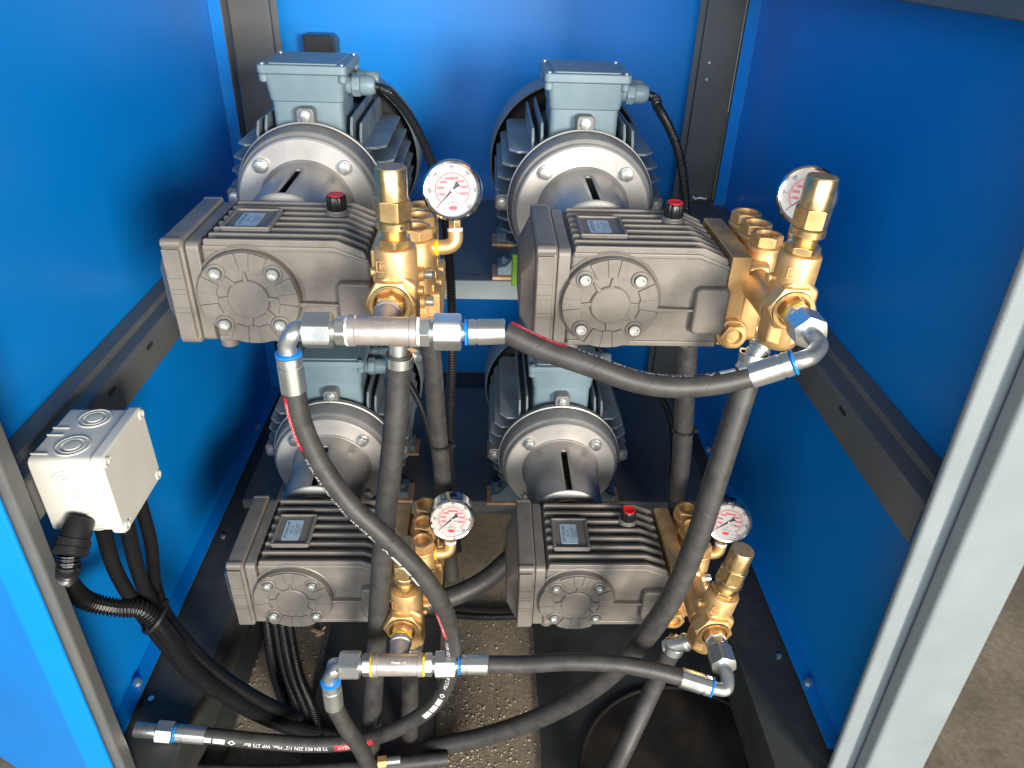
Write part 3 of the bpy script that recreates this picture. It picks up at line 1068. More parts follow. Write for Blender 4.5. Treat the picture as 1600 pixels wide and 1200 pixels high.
# ================================================================== GAUGES (origin at dial centre, facing -y, tilted up)
def make_gauge():
    t = thing('pressure_gauge', 'x', 'gauge', UNIT['UL'])
    f = (0, -1, 0)
    o = (0, 0, 0)
    MB().lathe([(33, -26), (34, -25), (34, 0), (33, 1)], o, f, 64).build('case', M['chrome'], t)
    MB().lathe([(34.2, -3), (35.6, -2), (36, 1), (35.4, 5), (33, 7), (30.6, 6.2), (30.2, 2.2)], o, f, 72, False, False).build('bezel', M['chrome'], t)
    MB().lathe([(31, 1.2), (31, 2.0)], o, f, 64).build('dial', M['dial'], t)
    y = -2.35

    def P(r, a):
        return Vector((r * cos(radians(a)), y, r * sin(radians(a))))
    black, red = MB(), MB()

    def tick(mb, r0, r1, a, w):
        d = Vector((cos(radians(a)), 0, sin(radians(a))))
        n_ = Vector((-d.z, 0, d.x)) * w / 2
        mb.add([P(r0, a) - n_, P(r1, a) - n_, P(r1, a) + n_, P(r0, a) + n_], [(0, 1, 2, 3)])

    def arc(mb, r0, r1, a0, a1, n=48):
        vs = []
        for i in range(n + 1):
            a = a0 + (a1 - a0) * i / n
            vs += [P(r0, a), P(r1, a)]
        mb.add(vs, [(2 * i, 2 * i + 2, 2 * i + 3, 2 * i + 1) for i in range(n)])
    A0, A1 = 225, -45
    for i in range(61):
        a = A0 + (A1 - A0) * i / 60
        tick(black, 21.6, 25.2 if i % 10 == 0 else (23.6 if i % 5 == 0 else 22.8), a, 0.7 if i % 10 == 0 else 0.3)
    for i in range(7):
        a = A0 + (A1 - A0) * i / 6
        put_text(black, str(i * 100), 4.0, P(27.0, a), (sin(radians(a)), 0, -cos(radians(a))), (cos(radians(a)), 0, sin(radians(a))), bold=0.08)
    arc(red, 19.6, 20.4, A0, A1)
    for i in range(46):
        a = A0 + (A1 - A0) * i / 45
        tick(red, 18.2 if i % 5 == 0 else 19.0, 20.2, a, 0.6 if i % 5 == 0 else 0.3)
    for i in range(1, 9):
        a = A0 + (A1 - A0) * (i - 0.15) / 8.7
        put_text(red, str(i * 1000), 4.5, P(14.0, a), (1, 0, 0), (0, 0, 1), bold=0.16)
    put_text(red, 'psi', 3.8, Vector((0, y, -8.5)), (1, 0, 0), (0, 0, 1))
    put_text(black, 'bar', 4.0, Vector((0, y, -13.4)), (1, 0, 0), (0, 0, 1))
    put_text(black, 'C\u20ac', 3.4, Vector((6.2, y, -3.4)), (1, 0, 0), (0, 0, 1))
    put_text(black, 'G', 4, Vector((-4.6, y, -15)), (1, 0, 0.25), (-0.25, 0, 1))
    put_text(black, 'G', 4, Vector((4.8, y, -15)), (1, 0, -0.25), (0.25, 0, 1))
    put_text(black, 'Kl. 1.6', 2.6, Vector((12.5, y, -20)), (1, 0, 0), (0, 0, 1))
    vs = [Vector((5.2 * cos(2 * pi * k / 28), y, -20.5 + 2.7 * sin(2 * pi * k / 28))) for k in range(28)]
    red.add(vs, [tuple(range(28))])
    black.build('black_scale', M['ink'], t)
    red.build('red_scale', M['ink_red'], t)
    # needle: thin tip to 0, broad tail
    nd = MB()
    d = Vector((cos(radians(225)), 0, sin(radians(225))))
    n_ = Vector((-d.z, 0, d.x))
    yy = Vector((0, -3.4, 0))
    nd.add([yy + d * 24.5, yy + d * 1 + n_ * 1.1, yy - d * 5 + n_ * 1.3, yy - d * 10.5 + n_ * 3.4, yy - d * 10.8 - n_ * 3.4 + d * 0.0,
            yy - d * 5 - n_ * 1.3, yy + d * 1 - n_ * 1.1], [(0, 1, 2, 3, 4, 5, 6)])
    q = nd.build('needle', M['ink'], t)
    so = q.modifiers.new('thick', 'SOLIDIFY')
    so.thickness = 0.0005
    MB().lathe([(2.1, 3), (2.1, 4.2), (1.6, 4.6)], o, f, 20).build('needle_hub', M['zinc'], t)
    MB().lathe([(30.4, 5.0), (30.4, 5.6)], o, f, 48).build('gauge_glass', M['glass'], t)
    MB().cyl((0, 12, 33), (0, 0, 1), 6, -1, 1.5, 20, 0.4).build('filler_plug', M['black'], t)
    # stem and elbow going back to the head
    st = MB().hexa((0, 12, -33), (0, 0, -1), 14, -1, 12)
    st.build('stem', M['brass_m'], t, bevel=0.3)
    MB().lathe([(8.5, 0), (9.4, 1), (9.4, 4), (8.5, 5)], (0, 12, -45), (0, 0, -1), 24).build('sealing_tape', M['tape'], t)
    eb = Path([(0, 12, -49), (0, 12, -57), (-3, 11.5, -64), (-10, 11, -67.5), (-22, 10, -68), (-46, 8, -68)], 2)
    MBt = tube(eb, 9.2, 24)
    MBt.uv = None
    MBt.build('elbow', M['brass'], t)
    MB().lathe([(9.5, 0), (10.2, 1), (10.2, 4), (9.5, 5)], (-21, 10, -68), (-1, 0, 0), 24).build('tape_ring', M['yellow'], t)
    return t


POS = {'UL': 'upper left', 'UR': 'upper right', 'LL': 'lower left', 'LR': 'lower right'}
motor0, pump0, valve0, gauge0 = make_motor(), make_pump(), make_valve(), make_gauge()
motor_label = {'UL': 'grey electric motor in the upper left, its terminal box under the black latch',
               'UR': 'grey electric motor in the upper right, its black cable bending toward the right post',
               'LL': 'grey electric motor in the lower left, partly behind the printed hose',
               'LR': 'grey electric motor in the lower right under the sagging hose'}
pump_label = {'UL': 'brown grey plunger pump with brass head, upper left by the blue wall',
              'UR': 'brightly lit brown grey plunger pump with brass head, upper right',
              'LL': 'grey plunger pump with brass head, lower left, crossed by two black hoses',
              'LR': 'brown grey plunger pump with brass head, lower right, thick hose over its head'}
valve_label = {'UL': 'upright brass unloader valve joined to the upper tee fitting',
               'UR': 'brass unloader valve at upper right in front of a gauge, against the blue wall',
               'LL': 'brass unloader valve at lower left, its outlet running into the lower tee fitting',
               'LR': 'brass unloader valve at lower right with capped top beside the blue wall'}
gauge_label = {'UL': 'round white pressure gauge in full view beside the upper left brass valve',
               'UR': 'round pressure gauge half hidden behind the upper right brass valve',
               'LL': 'round pressure gauge near the centre above the lower left brass head',
               'LR': 'round pressure gauge at lower right between thick hose and brass valve'}
VOFF = {'UL': (184.8, -64, 0), 'UR': (184.8, -64, 1), 'LL': (184.8, -66, 8), 'LR': (181.0, -70, 9)}
GOFF = {'UL': (239.5, 66.8, 116), 'UR': (238, 66.8, 119), 'LL': (243, 66.8, 110), 'LR': (238, 66.8, 112)}
GROLL = {'UL': -3, 'UR': 2, 'LL': 4, 'LR': 4}
for i, k in enumerate(('UL', 'UR', 'LL', 'LR')):
    c = Vector(UNIT[k])
    mo = motor0 if i == 0 else copy_tree(motor0)
    mo.location = W(c)
    tag(mo, motor_label[k], 'motor', 'electric motors on the two shelves')
    pu = pump0 if i == 0 else copy_tree(pump0)
    pu.location = W(c)
    tag(pu, pump_label[k], 'pump', 'plunger pumps in front of the motors')
    va = valve0 if i == 0 else copy_tree(valve0)
    va.location = W(c + Vector(VOFF[k]))
    va.rotation_euler.y = radians({'UL': 0, 'UR': 2, 'LL': 0, 'LR': 8}[k])
    tag(va, valve_label[k], 'valve', 'brass unloader valves')
    ga = gauge0 if i == 0 else copy_tree(gauge0)
    ga.location = W(c + Vector(GOFF[k]))
    ga.rotation_euler = (radians(-14), radians(GROLL[k]), radians({'UL': 0, 'UR': -20, 'LL': 2, 'LR': -14}[k]))
    tag(ga, gauge_label[k], 'gauge', 'pressure gauges on the brass heads')


# ================================================================== TEES AND HOSES
def ferrule_parts(t, p0, p1, r=12.6):
    """crimped ferrule from p0 (hose side) to p1 (fitting side) with a blue ring, world mm"""
    p0, p1 = Vector(p0), Vector(p1)
    ax = (p1 - p0).normalized()
    L_ = (p1 - p0).length

    def crimp(rr, a):
        return rr * (1 + 0.022 * cos(8 * a))
    MB().lathe([(r - 1, 0), (r + 0.3, 1), (r + 0.5, L_ * 0.72), (r - 0.6, L_ * 0.74), (r - 0.6, L_ * 0.79), (r + 0.4, L_ * 0.81), (r + 0.2, L_ - 1), (r - 1.5, L_)],
               p0, ax, 48, radf=crimp).xform(Matrix.Translation((0, 0, -GROUND))).build('ferrule', M['zinc'], t)
    MB().lathe([(r - 1, L_ + 0.1), (r + 0.6, L_ + 0.8), (r + 0.6, L_ + 2.6), (r - 1, L_ + 3.3)], p0, ax, 40).xform(
        Matrix.Translation((0, 0, -GROUND))).build('blue_ring', M['blue_ring'], t)


def hose_thing(name, label, pts, r, cat='hose', group=None, step=5.0, n=24, mat=None):
    t = thing(name, label, cat, (0, 0, GROUND), group)
    path = Path(pts, step)
    mb = tube(path, r, n)
    mb.v = [p + Vector((0, 0, -GROUND)) for p in mb.v]
    mb.build('hose_tube' if mat is None else 'tube', mat or M['rubber'], t)
    return t, path


def elbow_part(t, pts, r=8.5):
    path = Path(pts, 2)
    mb = tube(path, r, 24)
    mb.uv = None
    mb.v = [p + Vector((0, 0, -GROUND)) for p in mb.v]
    mb.build('elbow_pipe', M['zinc'], t)
    return path


def shifted(mb):
    mb.v = [p + Vector((0, 0, -GROUND)) for p in mb.v]
    return mb


UPZ = Vector((0, 0, -GROUND))


def tee_fitting(k, label, yoff=-152.0):
    c = Vector(UNIT[k])
    v = c + Vector(VOFF[k]) + Vector((-5, 0, 41))        # outlet axis
    o = Vector((v.x, c.y + yoff, v.z))
    t = thing('tee_fitting', label, 'fitting', (o.x, o.y, o.z), 'tee fittings on the left valves')
    b = MB()
    b.lathe([(13, -33), (15.6, -33), (15.6, -27), (14.4, -26), (14.4, 26), (15.6, 27), (15.6, 33), (13, 33)], (0, 0, 0), (1, 0, 0), 40)
    b.build('tee_body', M['tee'], t)
    dist = v.y - o.y
    MB().lathe([(13.5, 4), (13.8, dist - 54), (15, dist - 53), (15, dist - 47), (13, dist - 46), (13, dist - 40)], (0, 0, 0), (0, 1, 0), 36).build('tee_branch', M['tee'], t)
    MB().lathe([(12.5, dist - 45.5), (14.6, dist - 44.5), (14.2, dist - 41), (12, dist - 39)], (0, 0, 0), (0, 1, 0), 24,
               radf=lambda r, a: r * (1 + 0.04 * sin(5 * a) + 0.03 * sin(11 * a))).build('sealant', M['yellow'], t)
    tx = MB()
    put_text(tx, 'TWA 12', 5.5, (2, -7.6, 12.6), (1, 0, 0), (0, 0.55, 0.75))
    tx.build('cast_lettering', M['tee'], t)
    for s_ in (-1, 1):
        ax = (s_, 0, 0)
        MB().lathe([(12.5, 33.2), (14.9, 33.6), (14.6, 36), (12, 37)], (0, 0, 0), ax, 28,
                   radf=lambda r, a: r * (1 + 0.05 * sin(4 * a + s_) + 0.03 * sin(9 * a))).build(
            'sealant', M['yellow'] if (k == 'LL' or s_ < 0) and k == 'LL' else M['tape'], t)
        MB().cyl((0, 0, 0), ax, 11, 34, 60, 28).build('thread_neck', M['zinc'], t)
        MB().hexa((0, 0, 0), ax, 27, 36, 46, rot=0.5 + 0.3 * s_).build('adapter_hex', M['zinc'], t, bevel=0.3)
        MB().hexa((0, 0, 0), ax, 33, 49.5, 77, rot=0.9 + 0.2 * s_).build('union_nut', M['zinc'], t, bevel=0.3)
    return t, o


tee_u, ou = tee_fitting('UL', 'grey steel tee fitting below the upper left brass valve')
tee_l, ol = tee_fitting('LL', 'grey steel tee fitting with yellow sealant below the lower left valve')


def nipple_nut(k, label):
    """steel union on the outlet of a right-hand valve"""
    c = Vector(UNIT[k])
    v = c + Vector(VOFF[k]) + Vector((0.5 if k == 'LR' else -4, 0, 41))
    t = thing('union_fitting', label, 'fitting', (v.x, v.y, v.z), 'steel unions on the right valves')
    f = (0, -1, 0)
    MB().lathe([(12.5, 39.5), (14.4, 40.5), (14.2, 42.5), (12, 44)], (0, 0, 0), f, 28).build('sealant', M['yellow'] if k == 'UR' else M['tape'], t)
    MB().hexa((0, 0, 0), f, 27, 43, 54, rot=0.2).build('adapter_hex', M['zinc'], t, bevel=0.3)
    MB().cyl((0, 0, 0), f, 12, 52, 60, 28).build('thread_neck', M['zinc'], t)
    MB().hexa((0, 0, 0), f, 33, 57, 84, rot=0.75).build('union_nut', M['zinc'], t, bevel=0.3)
    return t, Vector((v.x, v.y - 84, v.z))


un_u, eu = nipple_nut('UR', 'steel union nut on the upper right brass valve')
un_l, el = nipple_nut('LR', 'steel union nut on the lower right brass valve')

HOSE_G = 'printed high pressure hoses'


def text_on(t, path, r, d0, facing, items, direction=1, flip=1):
    """items: list of (kind, offset, content, length) printed along the hose"""
    th = lambda d: path.theta(d, facing(d) if callable(facing) else facing)
    for kind, off, body, size in items:
        rr = r + 0.25
        if kind == 'text':
            vs, fs = text_mesh(body, size, 'LEFT')
            mb = wrap_on(path, rr + 0.1, vs, fs, d0 + direction * off, th, direction, flip)
            shifted(mb).build('hose_print', M['ink_white'], t)
        elif kind == 'band':
            vs, fs = strip(0, body, -size / 2, size / 2, max(4, int(body / 6)), 4)
            shifted(wrap_on(path, rr, vs, fs, d0 + direction * off, th, direction, flip)).build('red_band', M['band_red'], t)
        elif kind == 'block':
            vs, fs = strip(0, body, -size / 2, size / 2, 4, 4)
            shifted(wrap_on(path, rr, vs, fs, d0 + direction * off, th, direction, flip)).build('print_block', M['ink_white'], t)
        elif kind == 'diamond':
            vs = [(-body / 2, 0), (0, size / 2), (body / 2, 0), (0, -size / 2)]
            vi = [(a * 0.6, b * 0.6) for a, b in vs]
            fs = [(i, (i + 1) % 4, 4 + (i + 1) % 4, 4 + i) for i in range(4)]
            shifted(wrap_on(path, rr, vs + vi, fs, d0 + direction * off, th, direction, flip)).build('print_diamond', M['ink_white'], t)


PRINT = [('band', 0, 62, 8), ('text', 7, 'FORCESTREAM', 7.4), ('text', 72, 'TS EN 853 2SN 1/2" Max. WP 275 Bar', 8.0),
         ('diamond', 216, 12, 8), ('block', 226, 17, 7.5), ('block', 246, 17, 7.5), ('block', 266, 17, 7.5)]

# H1: upper tee -> upper right valve
a0 = ou + Vector((83, 0, 0))
a1 = ou + Vector((121, 1, 1))
ferr1b, ferr1a = at(1172, 588, y=628), at(1238, 567, y=620)
pts = [a1, at(850, 546, y=636), at(920, 570, y=628), at(990, 595, y=622), at(1050, 604, y=620), at(1115, 600, y=624), ferr1b]
h1, ph1 = hose_thing('pressure_hose', 'black hose sagging between the two upper valves with white print on top', pts, 11.6, group=HOSE_G)
ferrule_parts(h1, a1 - Vector((1, 0, 0)), a0)
ferrule_parts(h1, ferr1b, ferr1a)
dirf = (ferr1a - ferr1b).normalized()
elbow_part(h1, [ferr1a - dirf * 4, ferr1a + dirf * 12, at(1268, 556, y=622), eu + Vector((3, -15, -4)), eu + Vector((0, -6, 0)), eu + Vector((0, 6, 0))], 9.0)
elbow_part(h1, [ou + Vector((76, 0, 0)), ou + Vector((81, 0, 0)), ou + Vector((86, 0, 0))], 9)
text_on(h1, ph1, 11.6, 1, lambda d: (0, 0.16, 1), PRINT, 1, -1)

# H2: upper tee left elbow, down, loop and along the floor to the left
e0 = ou + Vector((-77, 0, 0))
f2a = at(451, 555, y=ou.y - 6)
f2b = at(459, 611, y=ou.y - 8)
pts = [f2b, at(472, 665, y=632), at(502, 728, y=628), at(548, 790, y=622), at(605, 843, y=618), at(655, 893, y=618), at(690, 945, y=624),
       at(707, 1000, y=640), at(704, 1052, y=655), at(678, 1100, y=665), at(632, 1133, y=668), at(570, 1156, y=668), at(500, 1163, y=668), at(410, 1158, y=668), at(322, 1149, y=668)]
h2, ph2 = hose_thing('pressure_hose', 'long printed black hose looping from the upper tee to the floor at left', pts, 11.6, group=HOSE_G)
ferrule_parts(h2, f2b, f2a)
d2 = (f2a - f2b).normalized()
elbow_part(h2, [e0 + Vector((4, 0, 0)), e0 + Vector((-8, 0, 0)), f2a + d2 * 22 + Vector((8, 0, 3)), f2a + d2 * 12, f2a - d2 * 3], 9.0)
fl_a, fl_b = at(322, 1149, y=668), at(276, 1145, y=668)
ferrule_parts(h2, fl_a, fl_b)
nn = (fl_b - fl_a).normalized()
shifted(MB().hexa(fl_b, nn, 30, 4, 28)).build('end_nut', M['zinc'], h2, bevel=0.3)
shifted(MB().cyl(fl_b, nn, 11, 28, 60, 24, 1)).build('end_thread', M['zinc'], h2)


def face2(d):
    q = min(1, max(0, (d - 60) / (ph2.len - 260)))
    a = Vector((-0.8, -0.72, 0.15))
    b = Vector((0.0, -1, 0.45))
    w = min(1, max(0, (q - 0.42) / 0.3))
    return a.lerp(b, w)


TWO = ph2.len
for d0 in (3, 346, TWO - 256):
    text_on(h2, ph2, 11.6, d0, face2, PRINT, 1, -1 if d0 > 0 else 1)

# H3: lower tee left elbow, down out of the frame
e0 = ol + Vector((-77, 0, 0))
f3a, f3b = at(517, 1066, y=ol.y - 14), at(522, 1102, y=ol.y - 14)
pts = [f3b, at(540, 1135, y=618), at(566, 1175, y=622), at(585, 1225, y=630), at(592, 1300, y=640)]
h3, ph3 = hose_thing('pressure_hose', 'short black hose dropping from the left elbow of the lower tee', pts, 11.6, group=HOSE_G)
ferrule_parts(h3, f3b, f3a)
d3 = (f3a - f3b).normalized()
elbow_part(h3, [e0 + Vector((4, 0, 0)), e0 + Vector((-8, 0, 0)), f3a + d3 * 20 + Vector((8, 2, 3)), f3a + d3 * 12, f3a - d3 * 3], 9.0)

# H4: lower tee -> lower right valve
a0 = ol + Vector((83, 0, 0))
a1 = ol + Vector((121, 0, 0))
f4b, f4a = at(1063, 1058, y=618), at(1110, 1073, y=608)
pts = [a1, at(820, 1038, y=634), at(890, 1034, y=630), at(960, 1037, y=626), at(1015, 1046, y=622), f4b]
h4, ph4 = hose_thing('pressure_hose', 'black hose running level between the two lower valves', pts, 11.6, group=HOSE_G)
ferrule_parts(h4, a1 - Vector((1, 0, 0)), a0)
ferrule_parts(h4, f4b, f4a)
d4 = (f4a - f4b).normalized()
elbow_part(h4, [f4a - d4 * 4, f4a + d4 * 8, f4a + d4 * 19 + Vector((2, 2, 2)), el + Vector((1, -13, -3)), el + Vector((0, -5, 0)), el + Vector((0, 6, 0))], 9.0)
elbow_part(h4, [ol + Vector((76, 0, 0)), ol + Vector((81, 0, 0)), ol + Vector((86, 0, 0))], 9)


# ---- bypass hoses with steel barbs and worm clamps
def clamp(t, p, axis, r, rot):
    """worm drive clamp around p"""
    ax, u, v = frame_of(axis)
    mb = MB().lathe([(r, -6), (r + 1.1, -6), (r + 1.1, 6), (r, 6)], p, ax, 40, False, False)
    shifted(mb).build('clamp_band', M['zinc'], t)
    d = u * cos(rot) + v * sin(rot)
    tang = ax.cross(d)
    hs = MB().box(-7, 7, -5, 5.5, -6.5, 6.5)
    R_ = Matrix((tang, d, ax)).transposed().to_4x4()
    R_.translation = Vector(p) + d * (r + 5)
    shifted(hs.xform(R_)).build('clamp_housing', M['zinc'], t, bevel=1.5)
    sc2 = MB().hexa(Vector(p) + d * (r + 6), tang, 8.5, 7, 14)
    sc2.cyl(Vector(p) + d * (r + 6), tang, 3.6, -12, 8, 16)
    shifted(sc2).build('clamp_screw', M['zinc'], t)
    th = MB()
    for k in range(9):
        a = rot - 0.45 - k * 0.13
        dd = u * cos(a) + v * sin(a)
        tg = ax.cross(dd)
        s_ = MB().box(-0.5, 0.5, -0.2, 0.5, -4, 4)
        Rm = Matrix((tg, dd, ax)).transposed().to_4x4()
        Rm.translation = Vector(p) + dd * (r + 1.1)
        s_.xform(Rm)
        th.add(s_.v, s_.f)
    shifted(th).build('clamp_thread', M['dark'], t)


def barb(t, p, axis, L_=30):
    shifted(MB().lathe([(10.5, -14), (10.5, -2), (11.5, 0), (11.5, 6), (13.5, 8), (13.5, 12), (11, 13), (11, L_)], p, axis, 32)).build('steel_barb', M['zinc'], t)


BY_G = 'thick bypass hoses'
# H5 below the upper left valve, straight down in front of the lower left pump
c = Vector(UNIT['UL'])
v5 = c + Vector(VOFF['UL']) + Vector((-4, 10, -16))
s5 = at(622, 552, y=740)
pts = [s5, at(622, 600, y=738), at(616, 680, y=730), at(605, 780, y=722), at(597, 880, y=716), at(590, 980, y=712), at(583, 1090, y=705), at(578, 1210, y=700), at(575, 1280, y=700)]
h5, ph5 = hose_thing('bypass_hose', 'thick black hose hanging straight down below the upper tee', pts, 14.5, group=BY_G)
barb(h5, v5 + Vector((0, 0, 6)), (s5 - v5), 40)
clamp(h5, at(624, 563, y=740), (s5 - at(622, 600, y=738)), 15.0, 2.4)
# raised lettering on the hose
text_on(h5, ph5, 14.5, 150, (0.55, -1, 0.3), [('text', 0, 'T.S. EN ISO 1307  10 BAR', 7)], 1, -1)
for o_ in children(h5):
    if o_.name.startswith('hose_print'):
        o_.data.materials[0] = M['rubber']
# H7 below the upper right valve, sweeping down and left across the picture
v7 = Vector(UNIT['UR']) + Vector(VOFF['UR']) + Vector((-10, 8, -16))
s7 = at(1176, 558, y=735)
pts = [s7, at(1165, 600, y=728), at(1146, 660, y=716), at(1118, 750, y=700), at(1090, 840, y=688), at(1052, 930, y=680), at(1000, 1005, y=680), at(930, 1072, y=690),
       at(850, 1118, y=705), at(760, 1150, y=715), at(680, 1168, y=720), at(600, 1190, y=722), at(500, 1215, y=722)]
h7, ph7 = hose_thing('bypass_hose', 'thick black hose sweeping from the upper right valve down to bottom left', pts, 15.2, group=BY_G)
barb(h7, v7, (s7 - v7), 44)
clamp(h7, at(1177, 560, y=735), (s7 - at(1165, 600, y=728)), 16, 2.9)
# H9 below the lower right valve
v9 = Vector(UNIT['LR']) + Vector(VOFF['LR']) + Vector((-14, 6, -16))
s9 = at(1053, 1008, y=728)
pts = [s9, at(1032, 1050, y=722), at(1004, 1110, y=700), at(978, 1165, y=668), at(950, 1225, y=625), at(930, 1290, y=585)]
h9, ph9 = hose_thing('bypass_hose', 'thick black hose below the lower right valve, clamped at its top', pts, 14.5, group=BY_G)
barb(h9, v9, (s9 - v9), 44)
clamp(h9, at(1052, 1012, y=728), (s9 - at(1032, 1050, y=722)), 15, 2.6)
# H11 below the lower left valve
v11 = Vector(UNIT['LL']) + Vector(VOFF['LL']) + Vector((2, 10, -16))
pts = [v11 + Vector((0, 0, -14)), at(640, 1040, y=745), at(640, 1110, y=740), at(640, 1220, y=735)]
h11, ph11 = hose_thing('bypass_hose', 'dark hose hanging behind the lower tee, mostly hidden', pts, 14.5, group=BY_G)
barb(h11, v11, (0, 0, -1), 30)
clamp(h11, v11 + Vector((0, 0, -24)), (0, 0, 1), 15, -0.6)
# H6 and H8: suction hoses behind the brass heads
pts = [at(668, 520, y=900), at(675, 560, y=905), at(681, 640, y=915), at(689, 720, y=925), at(695, 800, y=930), at(705, 900, y=935)]
h6, ph6 = hose_thing('suction_hose', 'dark hose hanging behind the central conduit, left of centre', pts, 14, group='suction hoses')
pts = [at(1074, 480, y=930), at(1073, 545, y=935), at(1070, 620, y=945), at(1066, 700, y=955), at(1058, 790, y=960), at(1045, 880, y=960)]
h8, ph8 = hose_thing('suction_hose', 'dark hose hanging below the upper right pump', pts, 15.5, group='suction hoses')
for o_, ph in ((h6, ph6), (h8, ph8)):
    text_on(o_, ph, 14 if o_ is h6 else 15.5, 30, (0.9, -0.5, 0) if o_ is h6 else (-0.9, -0.5, 0), [('text', 0, 'OIL RESISTANT 20 BAR', 6)], 1, 1)
    for q in children(o_):
        if q.name.startswith('hose_print'):
            q.data.materials[0] = M['ink_soft']
# zip ties on them
for (px, py, y, r, lab) in ((690, 695, 921, 15.5, 'thin black zip tie around the central suction hose'), (1068, 672, 951, 17, 'thin black zip tie around the right suction hose')):
    p_ = at(px, py, y=y)
    o = MB().lathe([(r - 0.5, -2), (r + 0.8, -2), (r + 0.8, 2), (r - 0.5, 2)], (0, 0, 0), (0.05, 0.1, 1), 32, False, False)
    o.box(r - 1, r + 6, -3, 3, -3, 3)
    o = o.build('zip_tie', M['black'])
    o.location = W(p_)
    tag(o, lab, 'zip tie')
# floor hose from the lower left head to the lower right pump
pts = [at(640, 950, z=-1090), at(712, 930, z=-1085), at(760, 905, z=-1070), at(800, 870, z=-1050), at(850, 835, z=-1040)]
h10, ph10 = hose_thing('suction_hose', 'black hose rising across the floor between the two lower pumps', pts, 19, group='suction hoses')
p_ = at(797, 868, z=-1048)
o = MB().lathe([(20, 0), (23, 2), (23, 10), (20, 12), (20, 24)], (0, 0, 0), (0.7, 0.6, 0.2), 32).build('green_coupling', M['green'])
o.location = W(p_)
tag(o, 'green zinc coupling left of the lower right pump', 'coupling')
p_ = at(806, 424, y=1100)
o = MB().box(-7, 9, -5, 5, -24, 30).build('green_bracket', M['green'], bevel=2)
o.location = W(p_)
tag(o, 'green zinc bracket left of the upper right pump', 'bracket')

# ================================================================== CONDUITS


def conduit(name, label, pts, r, pitch=4.2, group='corrugated black conduits'):
    t = thing(name, label, 'conduit', (0, 0, GROUND), group)
    path = Path(pts, pitch / 4)
    prof = (1.0, 1.0, 0.80, 0.80)
    mb = tube(path, r, 12, rf=lambda i: r * prof[i % 4])
    mb.uv = None
    shifted(mb).build('corrugated_tube', M['conduit'], t, angle=25)
    return t, path


cu = Vector(UNIT['UL']) + Vector((AX + 58 + 40, 430, 168))
t_, _ = conduit('cable_conduit', 'black corrugated cable from the upper left motor arching behind the gauge',
                [cu, cu + Vector((16, -2, -4)), at(612, 148, y=1195), at(640, 182, y=1180), at(664, 228, y=1160), at(682, 280, y=1130), at(695, 340, y=1100), at(703, 420, y=1060),
                 at(706, 500, y=1010), at(706, 570, y=985), at(703, 640, y=970), at(703, 700, y=965), at(707, 770, y=960), at(715, 860, y=960)], 7.6)
cu = Vector(UNIT['UR']) + Vector((AX + 58 + 40, 430, 168))
t_, _ = conduit('cable_conduit', 'black corrugated cable from the upper right motor bending down beside the post',
                [cu, cu + Vector((16, -4, -6)), at(1027, 165, y=1205), at(1046, 200, y=1195), at(1062, 245, y=1185), at(1070, 300, y=1170), at(1072, 360, y=1150),
                 at(1070, 450, y=1100), at(1072, 560, y=1060), at(1076, 660, y=1030), at(1074, 720, y=1010), at(1066, 780, y=1000), at(1052, 840, y=990)], 8.2)
conduit('cable_conduit', 'thin black conduit curving behind the lower left motor',
        [at(620, 565, y=1180), at(640, 600, y=1160), at(660, 640, y=1140), at(675, 700, y=1120), at(690, 790, y=1100)], 6.5)
conduit('cable_conduit', 'thin black conduit beside the lower right motor terminal box',
        [at(985, 590, y=1215), at(1012, 600, y=1210), at(1035, 625, y=1205), at(1050, 665, y=1190), at(1052, 740, y=1160)], 6.5)
conduit('cable_conduit', 'black conduit lying across the floor between the lower pumps',
        [at(640, 955, z=-1150), at(700, 960, z=-1150), at(760, 964, z=-1150), at(820, 962, z=-1150), at(900, 955, z=-1150)], 8.0)

# junction box ------------------------------------------------------
JX0, JX1, JY0, JY1, JZ0, JZ1 = -504, -436, 651, 764, -620, -508
t = thing('junction_box', 'white plastic junction box with round knockouts on the left rail', 'junction box', (JX0, (JY0 + JY1) / 2, JZ0))
ox, oy, oz = JX0, (JY0 + JY1) / 2, JZ0


def J(mb):
    mb.v = [Vector((p.x - ox, p.y - oy, p.z - oz)) for p in mb.v]
    return mb


J(MB().prism(rrect(JY0 + 3, JY1 - 3, JZ0 + 3, JZ1 - 3, 8), 'x', JX0, JX1)).build('box_body', M['white'], t, bevel=1.5)
lid = J(MB().prism(rrect(JY0, JY1, JZ0, JZ1, 9), 'x', JX1 + 0.6, JX1 + 15)).build('box_lid', M['white'], t, bevel=3, segs=3)
for (a, b, c_, d) in ((JY0 + 18, JY1 - 18, JZ1 - 12, JZ1 - 8), (JY0 + 18, JY1 - 18, JZ0 + 8, JZ0 + 12)):
    J(MB().box(JX1 + 14.6, JX1 + 16, a, b, c_, d)).build('lid_ridge', M['white'], lid, bevel=0.6)
for y in (JY0 + 9, JY1 - 9):
    for z in (JZ0 + 9, JZ1 - 9):
        J(MB().lathe([(6.5, 10), (6.5, 16.2), (5.6, 17), (3.6, 17), (3.4, 14)], (JX1, y, z), (1, 0, 0), 24)).build('lid_screw', M['white'], lid)


def knockout(cx, cy, cz, axis):
    rings = MB()
    for r0, w in ((17.5, 1.3), (12.5, 1.3)):
        rings.lathe([(r0, 0), (r0 + 0.2, 1.4), (r0 + w, 1.4), (r0 + w + 0.2, 0)], (cx, cy, cz), axis, 40, False, False)
    rings.lathe([(9, -0.5), (8.4, 1.8), (0.5, 2.2)], (cx, cy, cz), axis, 32)
    J(rings).build('knockout', M['white'], t)


